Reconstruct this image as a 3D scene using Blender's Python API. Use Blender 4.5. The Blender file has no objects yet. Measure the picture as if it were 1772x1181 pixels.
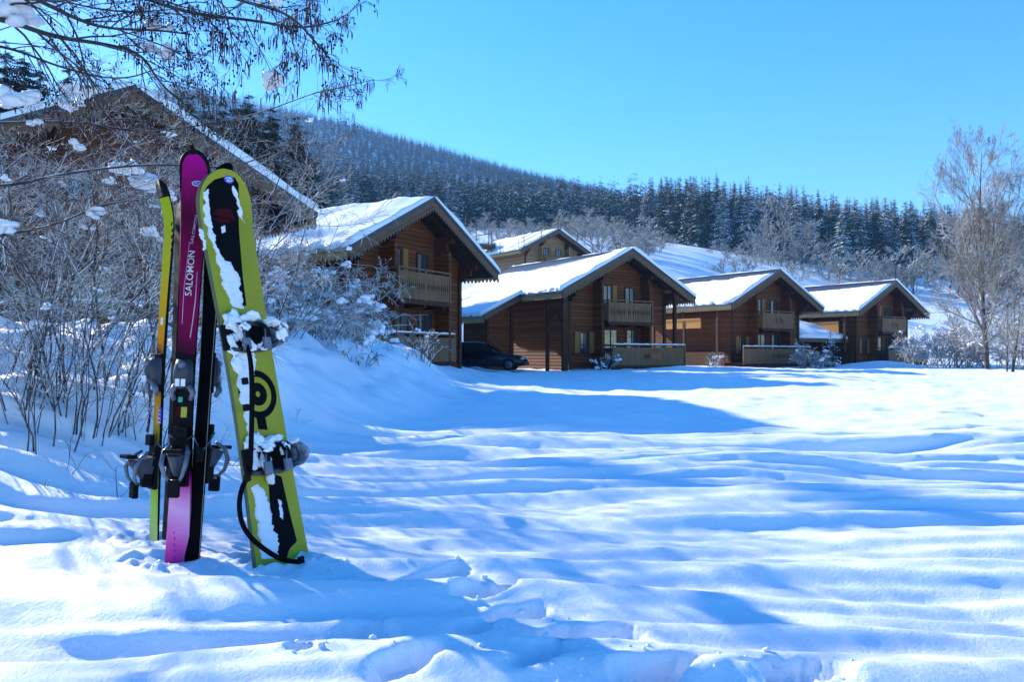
import bpy, bmesh, math, random
import numpy as np
from mathutils import Vector, Matrix
R = math.radians
# ------------------------------------------------------------------ camera, sky, sun, exposure
F = 1417.0; HZ = 615.0; CX = 886.0; CAMZ = 0.83
scene = bpy.context.scene
cam = bpy.data.objects.new('camera', bpy.data.cameras.new('camera'))
scene.collection.objects.link(cam); scene.camera = cam
cam.location = (0, 0, CAMZ); cam.rotation_euler = (R(90), 0, 0)
cam.data.sensor_width = 36; cam.data.lens = 36*F/1772
cam.data.shift_y = (HZ-590.5)/1772
cam.data.clip_start = 0.05; cam.data.clip_end = 9000
SUN_AZ = math.atan2(-0.72, 0.69); SUN_EL = R(24)
sdir = Vector((math.sin(SUN_AZ)*math.cos(SUN_EL), math.cos(SUN_AZ)*math.cos(SUN_EL), math.sin(SUN_EL)))
w = bpy.data.worlds.new('World'); scene.world = w; w.use_nodes = True
wn = w.node_tree; wn.nodes.clear()
sky = wn.nodes.new('ShaderNodeTexSky'); sky.sky_type = 'NISHITA'; sky.sun_disc = False
sky.sun_elevation = SUN_EL; sky.sun_rotation = SUN_AZ % (2*math.pi); sky.altitude = 900
sky.air_density = 1.0; sky.dust_density = 0.2; sky.ozone_density = 4.0
hsv = wn.nodes.new('ShaderNodeHueSaturation'); hsv.inputs['Saturation'].default_value = 1.30
hsv.inputs['Hue'].default_value = 0.505
bg = wn.nodes.new('ShaderNodeBackground'); bg.inputs[1].default_value = 0.138
wo = wn.nodes.new('ShaderNodeOutputWorld')
wn.links.new(sky.outputs[0], hsv.inputs['Color']); wn.links.new(hsv.outputs[0], bg.inputs[0]); wn.links.new(bg.outputs[0], wo.inputs[0])
sl = bpy.data.lights.new('sun', 'SUN'); sl.energy = 4.8; sl.angle = R(0.6); sl.color = (1.0, 0.93, 0.82)
so = bpy.data.objects.new('sun', sl); scene.collection.objects.link(so)
so.rotation_euler = (-sdir).to_track_quat('-Z', 'Y').to_euler()
scene.view_settings.view_transform = 'Standard'; scene.view_settings.look = 'None'
scene.view_settings.gamma = 1.0; scene.view_settings.exposure = 1.36
scene.render.engine = 'CYCLES'

HAZE = True
# ------------------------------------------------------------------ helpers
col = scene.collection
random.seed(5)
def P(px, py, D):                      # pixel of the photo at depth D -> world point
    return Vector(((px-CX)/F*D, D, CAMZ+(HZ-py)/F*D))
def tag(o, label=None, cat=None, group=None, kind=None):
    if label: o['label'] = label
    if cat: o['category'] = cat
    if group: o['group'] = group
    if kind: o['kind'] = kind
    return o
def empty(name, loc, rz=0, label=None, cat=None, group=None):
    o = bpy.data.objects.new(name, None); col.objects.link(o)
    o.location = loc; o.rotation_euler = (0, 0, rz); o.empty_display_size = 0.2
    return tag(o, label, cat, group)
def copy_tree(o, parent=None):
    c = o.copy(); col.objects.link(c); c.parent = parent
    for ch in [x for x in list(bpy.data.objects) if x.parent == o]:
        copy_tree(ch, c)
    return c
def mesh_np(name, V, Fq, mat, parent=None, smooth=True, nper=4):
    me = bpy.data.meshes.new(name)
    V = np.asarray(V, dtype=np.float32); Fq = np.asarray(Fq, dtype=np.int32)
    me.vertices.add(len(V)); me.vertices.foreach_set('co', V.ravel())
    n = len(Fq); me.loops.add(n*nper); me.loops.foreach_set('vertex_index', Fq.ravel())
    me.polygons.add(n); me.polygons.foreach_set('loop_start', np.arange(0, n*nper, nper, dtype=np.int32))
    me.polygons.foreach_set('loop_total', np.full(n, nper, dtype=np.int32))
    me.polygons.foreach_set('use_smooth', np.full(n, smooth, dtype=bool))
    me.materials.append(mat); me.update(calc_edges=True)
    o = bpy.data.objects.new(name, me); col.objects.link(o); o.parent = parent
    return o
class MB:
    def __init__(s): s.v = []; s.f = []; s.m = []; s.sm = []
    def add(s, vs, fs, m=0, sm=False):
        b = len(s.v); s.v.extend([tuple(x) for x in vs])
        for f in fs: s.f.append(tuple(b+i for i in f)); s.m.append(m); s.sm.append(sm)
    def box(s, a, b, m=0, M=None):
        x0, y0, z0 = a; x1, y1, z1 = b
        vs = [(x0,y0,z0),(x1,y0,z0),(x1,y1,z0),(x0,y1,z0),(x0,y0,z1),(x1,y0,z1),(x1,y1,z1),(x0,y1,z1)]
        if M is not None: vs = [M @ Vector(v) for v in vs]
        s.add(vs, [(0,3,2,1),(4,5,6,7),(0,1,5,4),(1,2,6,5),(2,3,7,6),(3,0,4,7)], m)
    def prism(s, poly, h0, h1, axis='y', m=0, M=None, sm=False):
        # poly: list of 2-d points; axis = extrusion axis
        def mk(p, h):
            if axis == 'y': return Vector((p[0], h, p[1]))
            if axis == 'x': return Vector((h, p[0], p[1]))
            return Vector((p[0], p[1], h))
        n = len(poly)
        vs = [mk(p, h0) for p in poly]+[mk(p, h1) for p in poly]
        if M is not None: vs = [M @ v for v in vs]
        fs = [tuple(range(n)), tuple(range(2*n-1, n-1, -1))]
        fs += [(i, i+n, (i+1) % n+n, (i+1) % n) for i in range(n)]
        s.add(vs, fs, m, sm)
    def tube(s, pts, rad, k=4, m=0, cap=True, flat=1.0):
        pts = [Vector(p) for p in pts]; n = len(pts)
        if not hasattr(rad, '__len__'): rad = [rad]*n
        vs = []; up = None
        for i, p in enumerate(pts):
            d = (pts[min(i+1, n-1)]-pts[max(i-1, 0)])
            if d.length < 1e-9: d = Vector((0, 0, 1))
            d.normalize()
            if up is None:
                up = d.cross(Vector((0.31, 0.17, 0.93)))
                if up.length < 1e-3: up = d.cross(Vector((1, 0, 0)))
            up = (up - d*up.dot(d)); up.normalize()
            sd = d.cross(up)
            for j in range(k):
                a = 2*math.pi*j/k
                vs.append(p+(up*math.cos(a)+sd*math.sin(a)*flat)*rad[i])
        fs = []
        for i in range(n-1):
            for j in range(k):
                a = i*k+j; b = i*k+(j+1) % k
                fs.append((a, b, b+k, a+k))
        if cap:
            fs.append(tuple(range(k-1, -1, -1))); fs.append(tuple(range((n-1)*k, n*k)))
        s.add(vs, fs, m, True)
    def ball(s, c, r, seg=8, ring=5, m=0, jit=0.0, rnd=random):
        c = Vector(c)
        if not hasattr(r, '__len__'): r = (r, r, r)
        vs = [c+Vector((0, 0, r[2]))]
        for i in range(1, ring):
            ph = math.pi*i/ring
            for j in range(seg):
                th = 2*math.pi*j/seg; q = 1+rnd.uniform(-jit, jit)
                vs.append(c+Vector((math.sin(ph)*math.cos(th)*r[0]*q, math.sin(ph)*math.sin(th)*r[1]*q, math.cos(ph)*r[2]*q)))
        vs.append(c-Vector((0, 0, r[2])))
        fs = [(0, 1+j, 1+(j+1) % seg) for j in range(seg)]
        for i in range(ring-2):
            for j in range(seg):
                a = 1+i*seg+j; b = 1+i*seg+(j+1) % seg
                fs.append((a, a+seg, b+seg, b))
        L = len(vs)-1; o = 1+(ring-2)*seg
        fs += [(L, o+(j+1) % seg, o+j) for j in range(seg)]
        s.add(vs, fs, m, True)
    def build_each(s, name, mats, parent=None, bevel=0):
        # every separate piece becomes an object of its own
        par = list(range(len(s.v)))
        def find(i):
            while par[i] != i: par[i] = par[par[i]]; i = par[i]
            return i
        for f in s.f:
            for i in f[1:]: par[find(i)] = find(f[0])
        gr = {}
        for k, f in enumerate(s.f): gr.setdefault(find(f[0]), []).append(k)
        out = []
        for ks in gr.values():
            m = MB(); mp = {}
            for k in ks:
                for i in s.f[k]:
                    if i not in mp: mp[i] = len(m.v); m.v.append(s.v[i])
                m.f.append(tuple(mp[i] for i in s.f[k])); m.m.append(s.m[k]); m.sm.append(s.sm[k])
            out.append(m.build(name, mats, parent, bevel))
        return out
    def lump(s, c, r, seed=0, seg=14, ring=9, amp=0.35, m=0):
        # irregular lump of settled snow, flatter below
        c = Vector(c); vs = []; rx, ry, rz = r if hasattr(r, '__len__') else (r, r, r*.7)
        for i in range(ring+1):
            ph = math.pi*i/ring
            for j in range(seg):
                th = 2*math.pi*j/seg
                a, b, d = math.sin(ph)*math.cos(th), math.sin(ph)*math.sin(th), math.cos(ph)
                q = 1+amp*(float(noise(a*1.3+d*.9+seed*3.1, b*1.3+d*.7+seed*1.7, 3))+.5*float(noise(a*3+d*2+seed, b*3-d*2, 5)))
                zz = d*rz*q; zz = zz if d > 0 else zz*0.55
                vs.append(c+Vector((a*rx*q, b*ry*q, zz)))
        fs = [(i*seg+j, i*seg+(j+1) % seg, (i+1)*seg+(j+1) % seg, (i+1)*seg+j) for i in range(ring) for j in range(seg)]
        s.add(vs, fs, m, True)
    def build(s, name, mats, parent=None, bevel=0, smooth=False):
        me = bpy.data.meshes.new(name); me.from_pydata(s.v, [], s.f)
        if not isinstance(mats, (list, tuple)): mats = [mats]
        for m in mats: me.materials.append(m)
        me.polygons.foreach_set('material_index', s.m)
        me.polygons.foreach_set('use_smooth', [True]*len(s.f) if smooth else s.sm)
        me.update()
        o = bpy.data.objects.new(name, me); col.objects.link(o); o.parent = parent
        if bevel:
            b = o.modifiers.new('bevel', 'BEVEL'); b.width = bevel; b.segments = 2; b.limit_method = 'ANGLE'
        return o
# numpy gradient noise
_rs = np.random.RandomState(11)
_perm = _rs.permutation(512); _gr = _rs.uniform(0, 2*np.pi, 512)
def noise(x, y, seed=0):
    x = np.asarray(x, float)+seed*17.31; y = np.asarray(y, float)+seed*9.77
    xi = np.floor(x).astype(int); yi = np.floor(y).astype(int); xf = x-xi; yf = y-yi
    def g(ix, iy, dx, dy):
        h = _gr[_perm[(_perm[ix & 511]+iy) & 511]]
        return np.cos(h)*dx+np.sin(h)*dy
    u = xf**3*(xf*(xf*6-15)+10); v = yf**3*(yf*(yf*6-15)+10)
    a = g(xi, yi, xf, yf); b = g(xi+1, yi, xf-1, yf); c = g(xi, yi+1, xf, yf-1); d = g(xi+1, yi+1, xf-1, yf-1)
    return 1.5*((a*(1-u)+b*u)*(1-v)+(c*(1-u)+d*u)*v)
def fbm(x, y, o=4, seed=0):
    t = 0; a = 1
    for i in range(o): t = t+a*noise(x*2**i, y*2**i, seed+i*3); a *= 0.5
    return t
def sst(a, b, x):
    t = np.clip((x-a)/(b-a), 0, 1); return t*t*(3-2*t)

# ------------------------------------------------------------------ materials
class NT:
    def __init__(s, name):
        s.m = bpy.data.materials.new(name); s.m.use_nodes = True; s.t = s.m.node_tree
        s.b = s.t.nodes['Principled BSDF']; s.o = s.t.nodes['Material Output']
    def n(s, typ, **kw):
        x = s.t.nodes.new(typ)
        for k, v in kw.items():
            if k.startswith('i_'):
                k2 = k[2:].replace('_', ' ')
                x.inputs[int(k2) if k2.isdigit() else k2].default_value = v
            else: setattr(x, k, v)
        return x
    def l(s, a, b): s.t.links.new(a, b)
    def ramp(s, src, stops, interp='LINEAR'):
        r = s.t.nodes.new('ShaderNodeValToRGB'); r.color_ramp.interpolation = interp
        e = r.color_ramp.elements
        while len(e) < len(stops): e.new(0.5)
        for i, (p, c) in enumerate(stops):
            e[i].position = p; e[i].color = (*c, 1) if len(c) == 3 else c
        s.l(src, r.inputs[0]); return r.outputs[0]
    def math(s, op, a, b=None, clamp=False):
        x = s.t.nodes.new('ShaderNodeMath'); x.operation = op; x.use_clamp = clamp
        for i, v in enumerate((a, b)):
            if v is None: continue
            if isinstance(v, (int, float)): x.inputs[i].default_value = v
            else: s.l(v, x.inputs[i])
        return x.outputs[0]
    def mix(s, f, a, b):
        x = s.t.nodes.new('ShaderNodeMix'); x.data_type = 'RGBA'
        for v, i in ((f, 0), (a, 6), (b, 7)):
            if isinstance(v, (int, float)): x.inputs[i].default_value = v
            elif isinstance(v, tuple): x.inputs[i].default_value = (*v, 1)
            else: s.l(v, x.inputs[i])
        return x.outputs[2]
    def coord(s, k='Object'): return s.n('ShaderNodeTexCoord').outputs[k]
    def noise(s, co, scale, detail=3, rough=0.5):
        x = s.n('ShaderNodeTexNoise'); x.inputs['Scale'].default_value = scale
        x.inputs['Detail'].default_value = detail; x.inputs['Roughness'].default_value = rough
        s.l(co, x.inputs['Vector']); return x.outputs[0]
    def bump(s, h, st=0.3, d=0.02):
        x = s.n('ShaderNodeBump'); x.inputs['Strength'].default_value = st; x.inputs['Distance'].default_value = d
        s.l(h, x.inputs['Height']); s.l(x.outputs[0], s.b.inputs['Normal'])
    def done(s, rough=0.6, spec=None, metal=None):
        s.b.inputs['Roughness'].default_value = rough
        if spec is not None: s.b.inputs['Specular IOR Level'].default_value = spec
        if metal is not None: s.b.inputs['Metallic'].default_value = metal
        return s.m
def plain(name, c, rough=0.6, spec=0.4, metal=0.0, var=0.12, scale=8):
    t = NT(name); n = t.noise(t.coord(), scale, 3)
    c2 = tuple(max(0, x*(1-var*2)) for x in c); c3 = tuple(min(1, x*(1+var)) for x in c)
    t.l(t.ramp(n, [(0.3, c2), (0.7, c3)]), t.b.inputs['Base Color'])
    return t.done(rough, spec, metal)
SNOWC = (0.86, 0.90, 0.94)
def snow_mat(name, bump=0.35, scale=30, dist=0.01):
    t = NT(name); co = t.coord()
    n = t.noise(co, scale, 6, 0.65)
    t.l(t.ramp(n, [(0.3, (0.82, 0.86, 0.92)), (0.7, SNOWC)]), t.b.inputs['Base Color'])
    n2 = t.noise(co, scale*7, 2)
    h = t.math('ADD', n, t.math('MULTIPLY', n2, 0.35)); t.bump(h, bump, dist)
    return t.done(0.55, 0.25)
M_snow = snow_mat('snow', 0.8, 70, 0.005)
M_snow_roof = snow_mat('roof_snow', 0.35, 5, 0.03)
M_snow_clump = snow_mat('clump_snow', 0.4, 25, 0.01)
def wood_siding(name, c1, c2, pitch=0.19, frost=False):
    t = NT(name); co = t.coord()
    sp = t.n('ShaderNodeSeparateXYZ'); t.l(co, sp.inputs[0])
    zz = t.math('DIVIDE', sp.outputs[2], pitch)
    fr = t.math('FRACT', zz); fl = t.math('FLOOR', zz)
    wn_ = t.n('ShaderNodeTexWhiteNoise', noise_dimensions='1D'); t.l(fl, wn_.inputs['W'])
    mp = t.n('ShaderNodeMapping'); mp.inputs['Scale'].default_value = (0.6, 0.6, 9); t.l(co, mp.inputs[0])
    gr = t.noise(mp.outputs[0], 2.2, 5, 0.6)
    base = t.ramp(t.math('ADD', t.math('MULTIPLY', gr, 0.75), t.math('MULTIPLY', wn_.outputs[0], 0.3)), [(0.3, c1), (0.75, c2)])
    gv = t.ramp(fr, [(0.0, (0.25,)*3), (0.07, (1,)*3), (0.93, (1,)*3), (1.0, (0.25,)*3)])
    mx = t.n('ShaderNodeMix', data_type='RGBA', blend_type='MULTIPLY'); mx.inputs[0].default_value = 1
    t.l(base, mx.inputs[6]); t.l(gv, mx.inputs[7]); t.l(mx.outputs[2], t.b.inputs['Base Color'])
    hh = t.ramp(fr, [(0.0, (0,)*3), (0.12, (.8,)*3), (0.5, (1,)*3), (0.88, (.8,)*3), (1.0, (0,)*3)])
    t.bump(hh, 0.8, 0.04)
    return t.done(0.65, 0.25)
def wood(name, c1, c2, axis=2, rough=0.7):
    t = NT(name); co = t.coord(); mp = t.n('ShaderNodeMapping')
    sc = [9, 9, 9]; sc[axis] = 0.8; mp.inputs['Scale'].default_value = sc; t.l(co, mp.inputs[0])
    g = t.noise(mp.outputs[0], 1.6, 5, 0.65)
    t.l(t.ramp(g, [(0.3, c1), (0.7, c2)]), t.b.inputs['Base Color']); t.bump(g, 0.3, 0.01)
    return t.done(rough, 0.25)
M_wall = wood_siding('larch_siding', (0.070, 0.019, 0.003), (0.17, 0.050, 0.010))
M_wall_pale = wood_siding('new_pine_siding', (0.22, 0.13, 0.065), (0.36, 0.24, 0.13))
M_beam = wood('brown_beam', (0.03, 0.009, 0.003), (0.085, 0.028, 0.009))
M_grey = wood('weathered_board', (0.085, 0.051, 0.030), (0.16, 0.10, 0.060), 0)
M_rail = wood('railing_board', (0.12, 0.060, 0.026), (0.22, 0.122, 0.054), 2)
M_fringe = wood('fringe_board', (0.30, 0.19, 0.09), (0.50, 0.34, 0.17), 2)
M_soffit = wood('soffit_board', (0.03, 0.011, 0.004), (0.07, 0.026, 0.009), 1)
M_shut = wood('shutter_board', (0.18, 0.08, 0.02), (0.30, 0.14, 0.04), 2)
M_conc = plain('concrete', (0.16, 0.15, 0.14), 0.85)
M_sunlit_fascia = wood('sunlit_fascia', (0.34, 0.15, 0.035), (0.52, 0.26, 0.07), 0)  # wood tone brightened to orange, the sunlit glow is put into the colour
def tile_mat():
    t = NT('dark_roof_metal'); co = t.coord(); sp = t.n('ShaderNodeSeparateXYZ'); t.l(co, sp.inputs[0])
    fr = t.math('FRACT', t.math('DIVIDE', sp.outputs[1], 0.33))
    c = t.ramp(fr, [(0, (0.02, 0.022, 0.03)), (0.15, (0.10, 0.105, 0.13)), (0.3, (0.045, 0.048, 0.06)), (1, (0.035, 0.037, 0.048))])
    t.l(c, t.b.inputs['Base Color']); t.bump(fr, 0.5, 0.03); return t.done(0.45, 0.5)
M_tile = tile_mat()
M_darkmetal = plain('dark_flashing', (0.035, 0.035, 0.042), 0.45, 0.5)
M_gutter = plain('zinc_gutter', (0.16, 0.19, 0.17), 0.5, 0.5)
M_glass = plain('window_glass', (0.03, 0.045, 0.06), 0.06, 0.8, var=0.02)
M_curtain = plain('curtain', (0.22, 0.22, 0.20), 0.8)
def bark_mat(name, c1, c2, thr=0.35, amt=0.9, soft=0.25, nsc=6):
    t = NT(name); co = t.coord()
    n = t.noise(co, nsc, 3)
    base = t.ramp(n, [(0.3, c1), (0.7, c2)])
    gm = t.n('ShaderNodeNewGeometry'); sp = t.n('ShaderNodeSeparateXYZ'); t.l(gm.outputs['Normal'], sp.inputs[0])
    v = t.math('ADD', sp.outputs[2], t.math('MULTIPLY', t.math('SUBTRACT', n, 0.5), 0.9))
    f = t.math('MULTIPLY', t.math('DIVIDE', t.math('SUBTRACT', v, thr), soft, True), amt)
    t.l(t.mix(f, base, (0.84, 0.88, 0.92)), t.b.inputs['Base Color'])
    return t.done(0.8, 0.2)
M_bark = bark_mat('bark', (0.035, 0.028, 0.025), (0.10, 0.085, 0.075), 0.55)
M_twig = bark_mat('frosted_twig', (0.014, 0.012, 0.012), (0.13, 0.118, 0.112), 0.18, 0.97, 0.15, 13)
M_alder = bark_mat('alder_twig', (0.03, 0.024, 0.024), (0.085, 0.07, 0.065), 0.62, 0.7)
M_pale_twig = bark_mat('pale_frosted_twig', (0.10, 0.085, 0.07), (0.28, 0.24, 0.20), 0.1, 0.8)
M_grey_twig = bark_mat('grey_twig', (0.08, 0.085, 0.078), (0.25, 0.26, 0.235), 0.15, 0.75)
M_tree_twig = bark_mat('brown_twig', (0.05, 0.035, 0.028), (0.15, 0.11, 0.085), 0.45, 0.7)
M_catkin = plain('catkin', (0.075, 0.04, 0.045), 0.8, 0.2, var=0.4, scale=20)
M_cone = plain('alder_cone', (0.018, 0.014, 0.014), 0.85, 0.2)
def needles(name, c1, c2, thr, soft, nsc=1.2, white=(0.80, 0.85, 0.90)):
    t = NT(name); co = t.coord()
    n = t.noise(co, nsc, 4, 0.65); n2 = t.noise(co, nsc*5, 2)
    base = t.ramp(n2, [(0.3, c1), (0.7, c2)])
    gm = t.n('ShaderNodeNewGeometry'); sp = t.n('ShaderNodeSeparateXYZ'); t.l(gm.outputs['Normal'], sp.inputs[0])
    v = t.math('ADD', t.math('MULTIPLY', sp.outputs[2], 0.75), t.math('MULTIPLY', t.math('SUBTRACT', n, 0.5), 2.4))
    v = t.math('ADD', v, t.math('MULTIPLY', t.math('SUBTRACT', n2, 0.5), 1.2))
    f = t.math('DIVIDE', t.math('SUBTRACT', v, thr), soft, True)
    t.l(t.mix(f, base, white), t.b.inputs['Base Color'])
    return t.done(0.8, 0.15)
M_needle = needles('spruce_needles', (0.004, 0.017, 0.008), (0.020, 0.052, 0.018), 0.68, 0.2, 0.6)
M_needle_dark = needles('dark_spruce_needles', (0.008, 0.02, 0.014), (0.025, 0.045, 0.025), 0.85, 0.3)
M_needle_snowy = needles('snowy_spruce_needles', (0.012, 0.028, 0.016), (0.04, 0.065, 0.03), 0.40, 0.30)
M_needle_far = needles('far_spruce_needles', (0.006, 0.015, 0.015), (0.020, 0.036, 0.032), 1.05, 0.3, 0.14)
# ------------------------------------------------------------------ terrain
TOE = ([-3, 2.5, 4, 7, 10, 20, 28, 31], [-3.4, -3.2, -2.5, -1.5, -0.9, -0.9, -1.9, -2.6])
CRS = ([-3, 5, 7.5, 9, 14, 20, 27, 31], [-8.5, -6.2, -5.0, -3.7, -3.7, -4.0, -3.7, -5.0])
HPX = [-600, 0, 300, 600, 900, 1100, 1200, 1300, 1450, 1600, 1772, 2600]
HD = [72, 90, 120, 150, 250, 450, 800, 1150]
HY = [[632]*12,
      [520, 520, 518, 518, 520, 540, 560, 575, 590, 597, 600, 600],
      [450, 450, 445, 450, 455, 460, 472, 495, 527, 540, 545, 550],
      [400, 400, 398, 403, 412, 424, 436, 458, 487, 503, 515, 520],
      [385, 372, 370, 380, 398, 408, 414, 424, 440, 456, 474, 490],
      [350, 340, 332, 345, 375, 390, 410, 425, 445, 462, 480, 500],
      [330, 270, 235, 262, 320, 365, 400, 430, 460, 480, 500, 520],
      [330, 210, 150, 215, 303, 345, 390, 430, 470, 490, 510, 530]]
HY = np.array(HY, float); HPX = np.array(HPX, float); HLD = np.log(np.array(HD, float))
def hill(x, y):
    y = np.maximum(y, 1.0); px = np.clip(CX+F*x/y, HPX[0], HPX[-1]); ld = np.clip(np.log(y), HLD[0], HLD[-1])
    rows = np.stack([np.interp(px, HPX, HY[i]) for i in range(len(HD))])
    k = np.clip(np.searchsorted(HLD, ld, side='right')-1, 0, len(HD)-2)
    t = (ld-HLD[k])/(HLD[k+1]-HLD[k])
    idx = np.arange(px.size).reshape(px.shape)
    rf = rows.reshape(len(HD), -1); kk = k.ravel(); ii = np.arange(px.size)
    yb = (rf[kk, ii]*(1-t.ravel())+rf[kk+1, ii]*t.ravel()).reshape(px.shape)
    return CAMZ+(HZ-yb)/F*y
FOOT = [(640,1012,.20,.1,.06),(755,1000,.3,.15,.10),(842,1030,.28,.13,.11),(892,1062,.26,.12,.10),(630,1098,.22,.16,.07),
        (1010,1105,.36,.16,.12),(800,1098,.3,.12,.07),(1140,1168,.34,.16,.11),(520,1142,.1,.06,.03),(1380,1172,.3,.2,.07),(560,1005,.22,.1,.05),
        (700,1160,.26,.14,.06),(945,1150,.25,.14,.07)]
def height(x, y, fine=True):
    x = np.asarray(x, float); y = np.asarray(y, float)
    xt = np.interp(y, *TOE); xc = np.interp(y, *CRS)
    t = (xt-x)/(xt-xc)
    t = t+0.10*noise(x*0.8, y*0.5, 3)
    bank = 1.10*sst(0.0, 1.0, t)
    ef = 1-sst(27.0, 31.5, y)
    back = 0.30*sst(-1.0, -3.0, x)*sst(27, 31, y)*(1-sst(45, 60, y))
    z = bank*ef*(1-0.25*sst(-7, -14, x)) + back
    z = z+0.17*bank*noise(x*1.1, y*0.9, 5)*ef + 0.09*bank*noise(x*3.1, y*2.0, 6)*ef
    # low far mounds along the road in front of the chalets
    z = z+0.45*np.exp(-((y-58)/2.5)**2-((x-26.3)/2.3)**2)+0.28*np.exp(-((y-44)/1.2)**2-((x-9.5)/2.2)**2)
    z = z+0.22*np.exp(-((y-29.3)/1.3)**2-((x+3.2)/1.2)**2)
    z = z+0.12*fbm(x*0.12, y*0.16, 3, 20)*sst(6, 25, y)
    if fine:
        amp = 0.105*(1-sst(6.5, 11.5, y))*(.55+.45*sst(2.3, 4.2, y))+0.016
        lng = fbm(x*0.36, y*3.3+0.75*noise(x*0.5, y*0.7, 9), 2, 31)
        shp = np.where(lng > 0, lng**0.9 if False else np.abs(lng)**1.0, -np.abs(lng)**1.0)
        msk = 0.6+0.4*sst(-0.5, 0.4, noise(x*0.35, y*0.45, 40))
        z = z+amp*shp*msk*(1-0.4*sst(0.2, 0.8, bank))
        z = z+0.05*noise(x*0.22, y*1.5, 47)*(1-sst(6, 14, y))*sst(2.5, 4.5, y)
        z = z+0.022*noise(x*1.1, y*6.5, 44)*(1-sst(9, 22, y))*msk
        z = z+0.006*fbm(x*3.3, y*5.2, 3, 50)*(1-sst(20, 60, y))
        z = z+0.05*np.maximum(0, noise(x*1.3, y*2.6, 61)-0.10)*sst(7, 11, y)*(1-sst(40, 70, y))*2
        z = z+0.05*noise(x*0.45, y*0.5, 71)*(1-sst(10, 30, y))*(.3+.7*sst(2.5, 4.5, y))
        cm = (y < 5)
        for (px, py, L, W, dp) in FOOT:
            D = CAMZ/((py-HZ)/F); fx = (px-CX)/F*D; fy = D
            dx = x-fx; dy = y-fy; a = 0.5+0.35*math.sin(px)
            u = (dx*math.cos(a)+dy*math.sin(a))/(L*0.5); v = (-dx*math.sin(a)+dy*math.cos(a))/(W*0.55)
            r = np.sqrt(u*u+v*v)+0.22*noise(dx*11, dy*11, int(px) % 50)+.08*noise(dx*40, dy*40, 3)
            z = z-dp*0.95*(1-sst(0.62, 1.02, r))*cm+0.08*dp*np.exp(-((r-1.30)/0.26)**2)*cm*(0.6+0.8*noise(dx*7, dy*7, 7)+.12*noise(dx*24, dy*24, 8))
        for (sx, sy) in ((-1.38, 3.32), (-1.61, 3.67), (-.95, 3.30)):
            g_ = np.exp(-((x-sx)/0.30)**2-((y-sy)/0.22)**2); z = z*(1-g_)+g_*0.0
            rr_ = np.hypot((x-sx)*1.0, (y-sy)*1.6)
            z = z+0.022*np.exp(-((rr_-0.17)/0.05)**2)*(0.6+1.0*noise(x*18, y*18, 12))-0.02*np.exp(-(rr_/0.10)**2)
    hl = hill(x, y)
    k = sst(70, 80, y)
    return z*(1-k)+hl*k
def hz(x, y): return float(height(np.array([x]), np.array([y]), True)[0])
def grid_obj(name, X, Y, Z, mat):
    nr, nc = X.shape
    V = np.stack([X, Y, Z], -1).reshape(-1, 3)
    i = np.arange(nr-1)[:, None]*nc+np.arange(nc-1)[None, :]
    Fq = np.stack([i, i+1, i+1+nc, i+nc], -1).reshape(-1, 4)
    return mesh_np(name, V, Fq, mat)
Ds = [-1.0]
while Ds[-1] < 74: Ds.append(Ds[-1]+min(0.6, max(0.02 if Ds[-1] < 1.8 else 0.010, 0.0010*Ds[-1]**2)))
Ds = np.array(Ds); Q = np.linspace(-1.15, 1.15, 1000)
Y, X = np.meshgrid(Ds, Q, indexing='ij'); X = X*(Y+3.2)
field = grid_obj('snow_field', X, Y, height(X, Y), M_snow); tag(field, kind='structure')
def far_snow():
    t = NT('hill_snow'); co = t.coord(); n = t.noise(co, 0.05, 5)
    t.l(t.ramp(n, [(0.3, (0.78, 0.83, 0.88)), (0.7, SNOWC)]), t.b.inputs['Base Color']); t.bump(n, 0.4, 1.5); return t.done(0.6, 0.2)
D2 = np.exp(np.linspace(math.log(73.4), math.log(1150), 150)); Q2 = np.linspace(-1.7, 1.7, 260)
Y, X = np.meshgrid(D2, Q2, indexing='ij'); X = X*Y
Zh = height(X, Y, False)-0.05*(Y < 75)+1.2*fbm(X*0.02, Y*0.02, 3, 80)*sst(120, 300, Y)
# beyond the crest the land falls away to the horizon plain
D3 = np.concatenate([D2, [1300, 1700, 2500, 5000]]); Y3, X3 = np.meshgrid(D3, Q2, indexing='ij'); X3 = X3*Y3
Zb = np.concatenate([Zh, Zh[-1:]*0.9, Zh[-1:]*0.6, Zh[-1:]*0.1, Zh[-1:]*0-20])
hills = grid_obj('hillside', X3, Y3, Zb, far_snow()); tag(hills, kind='structure')

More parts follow.
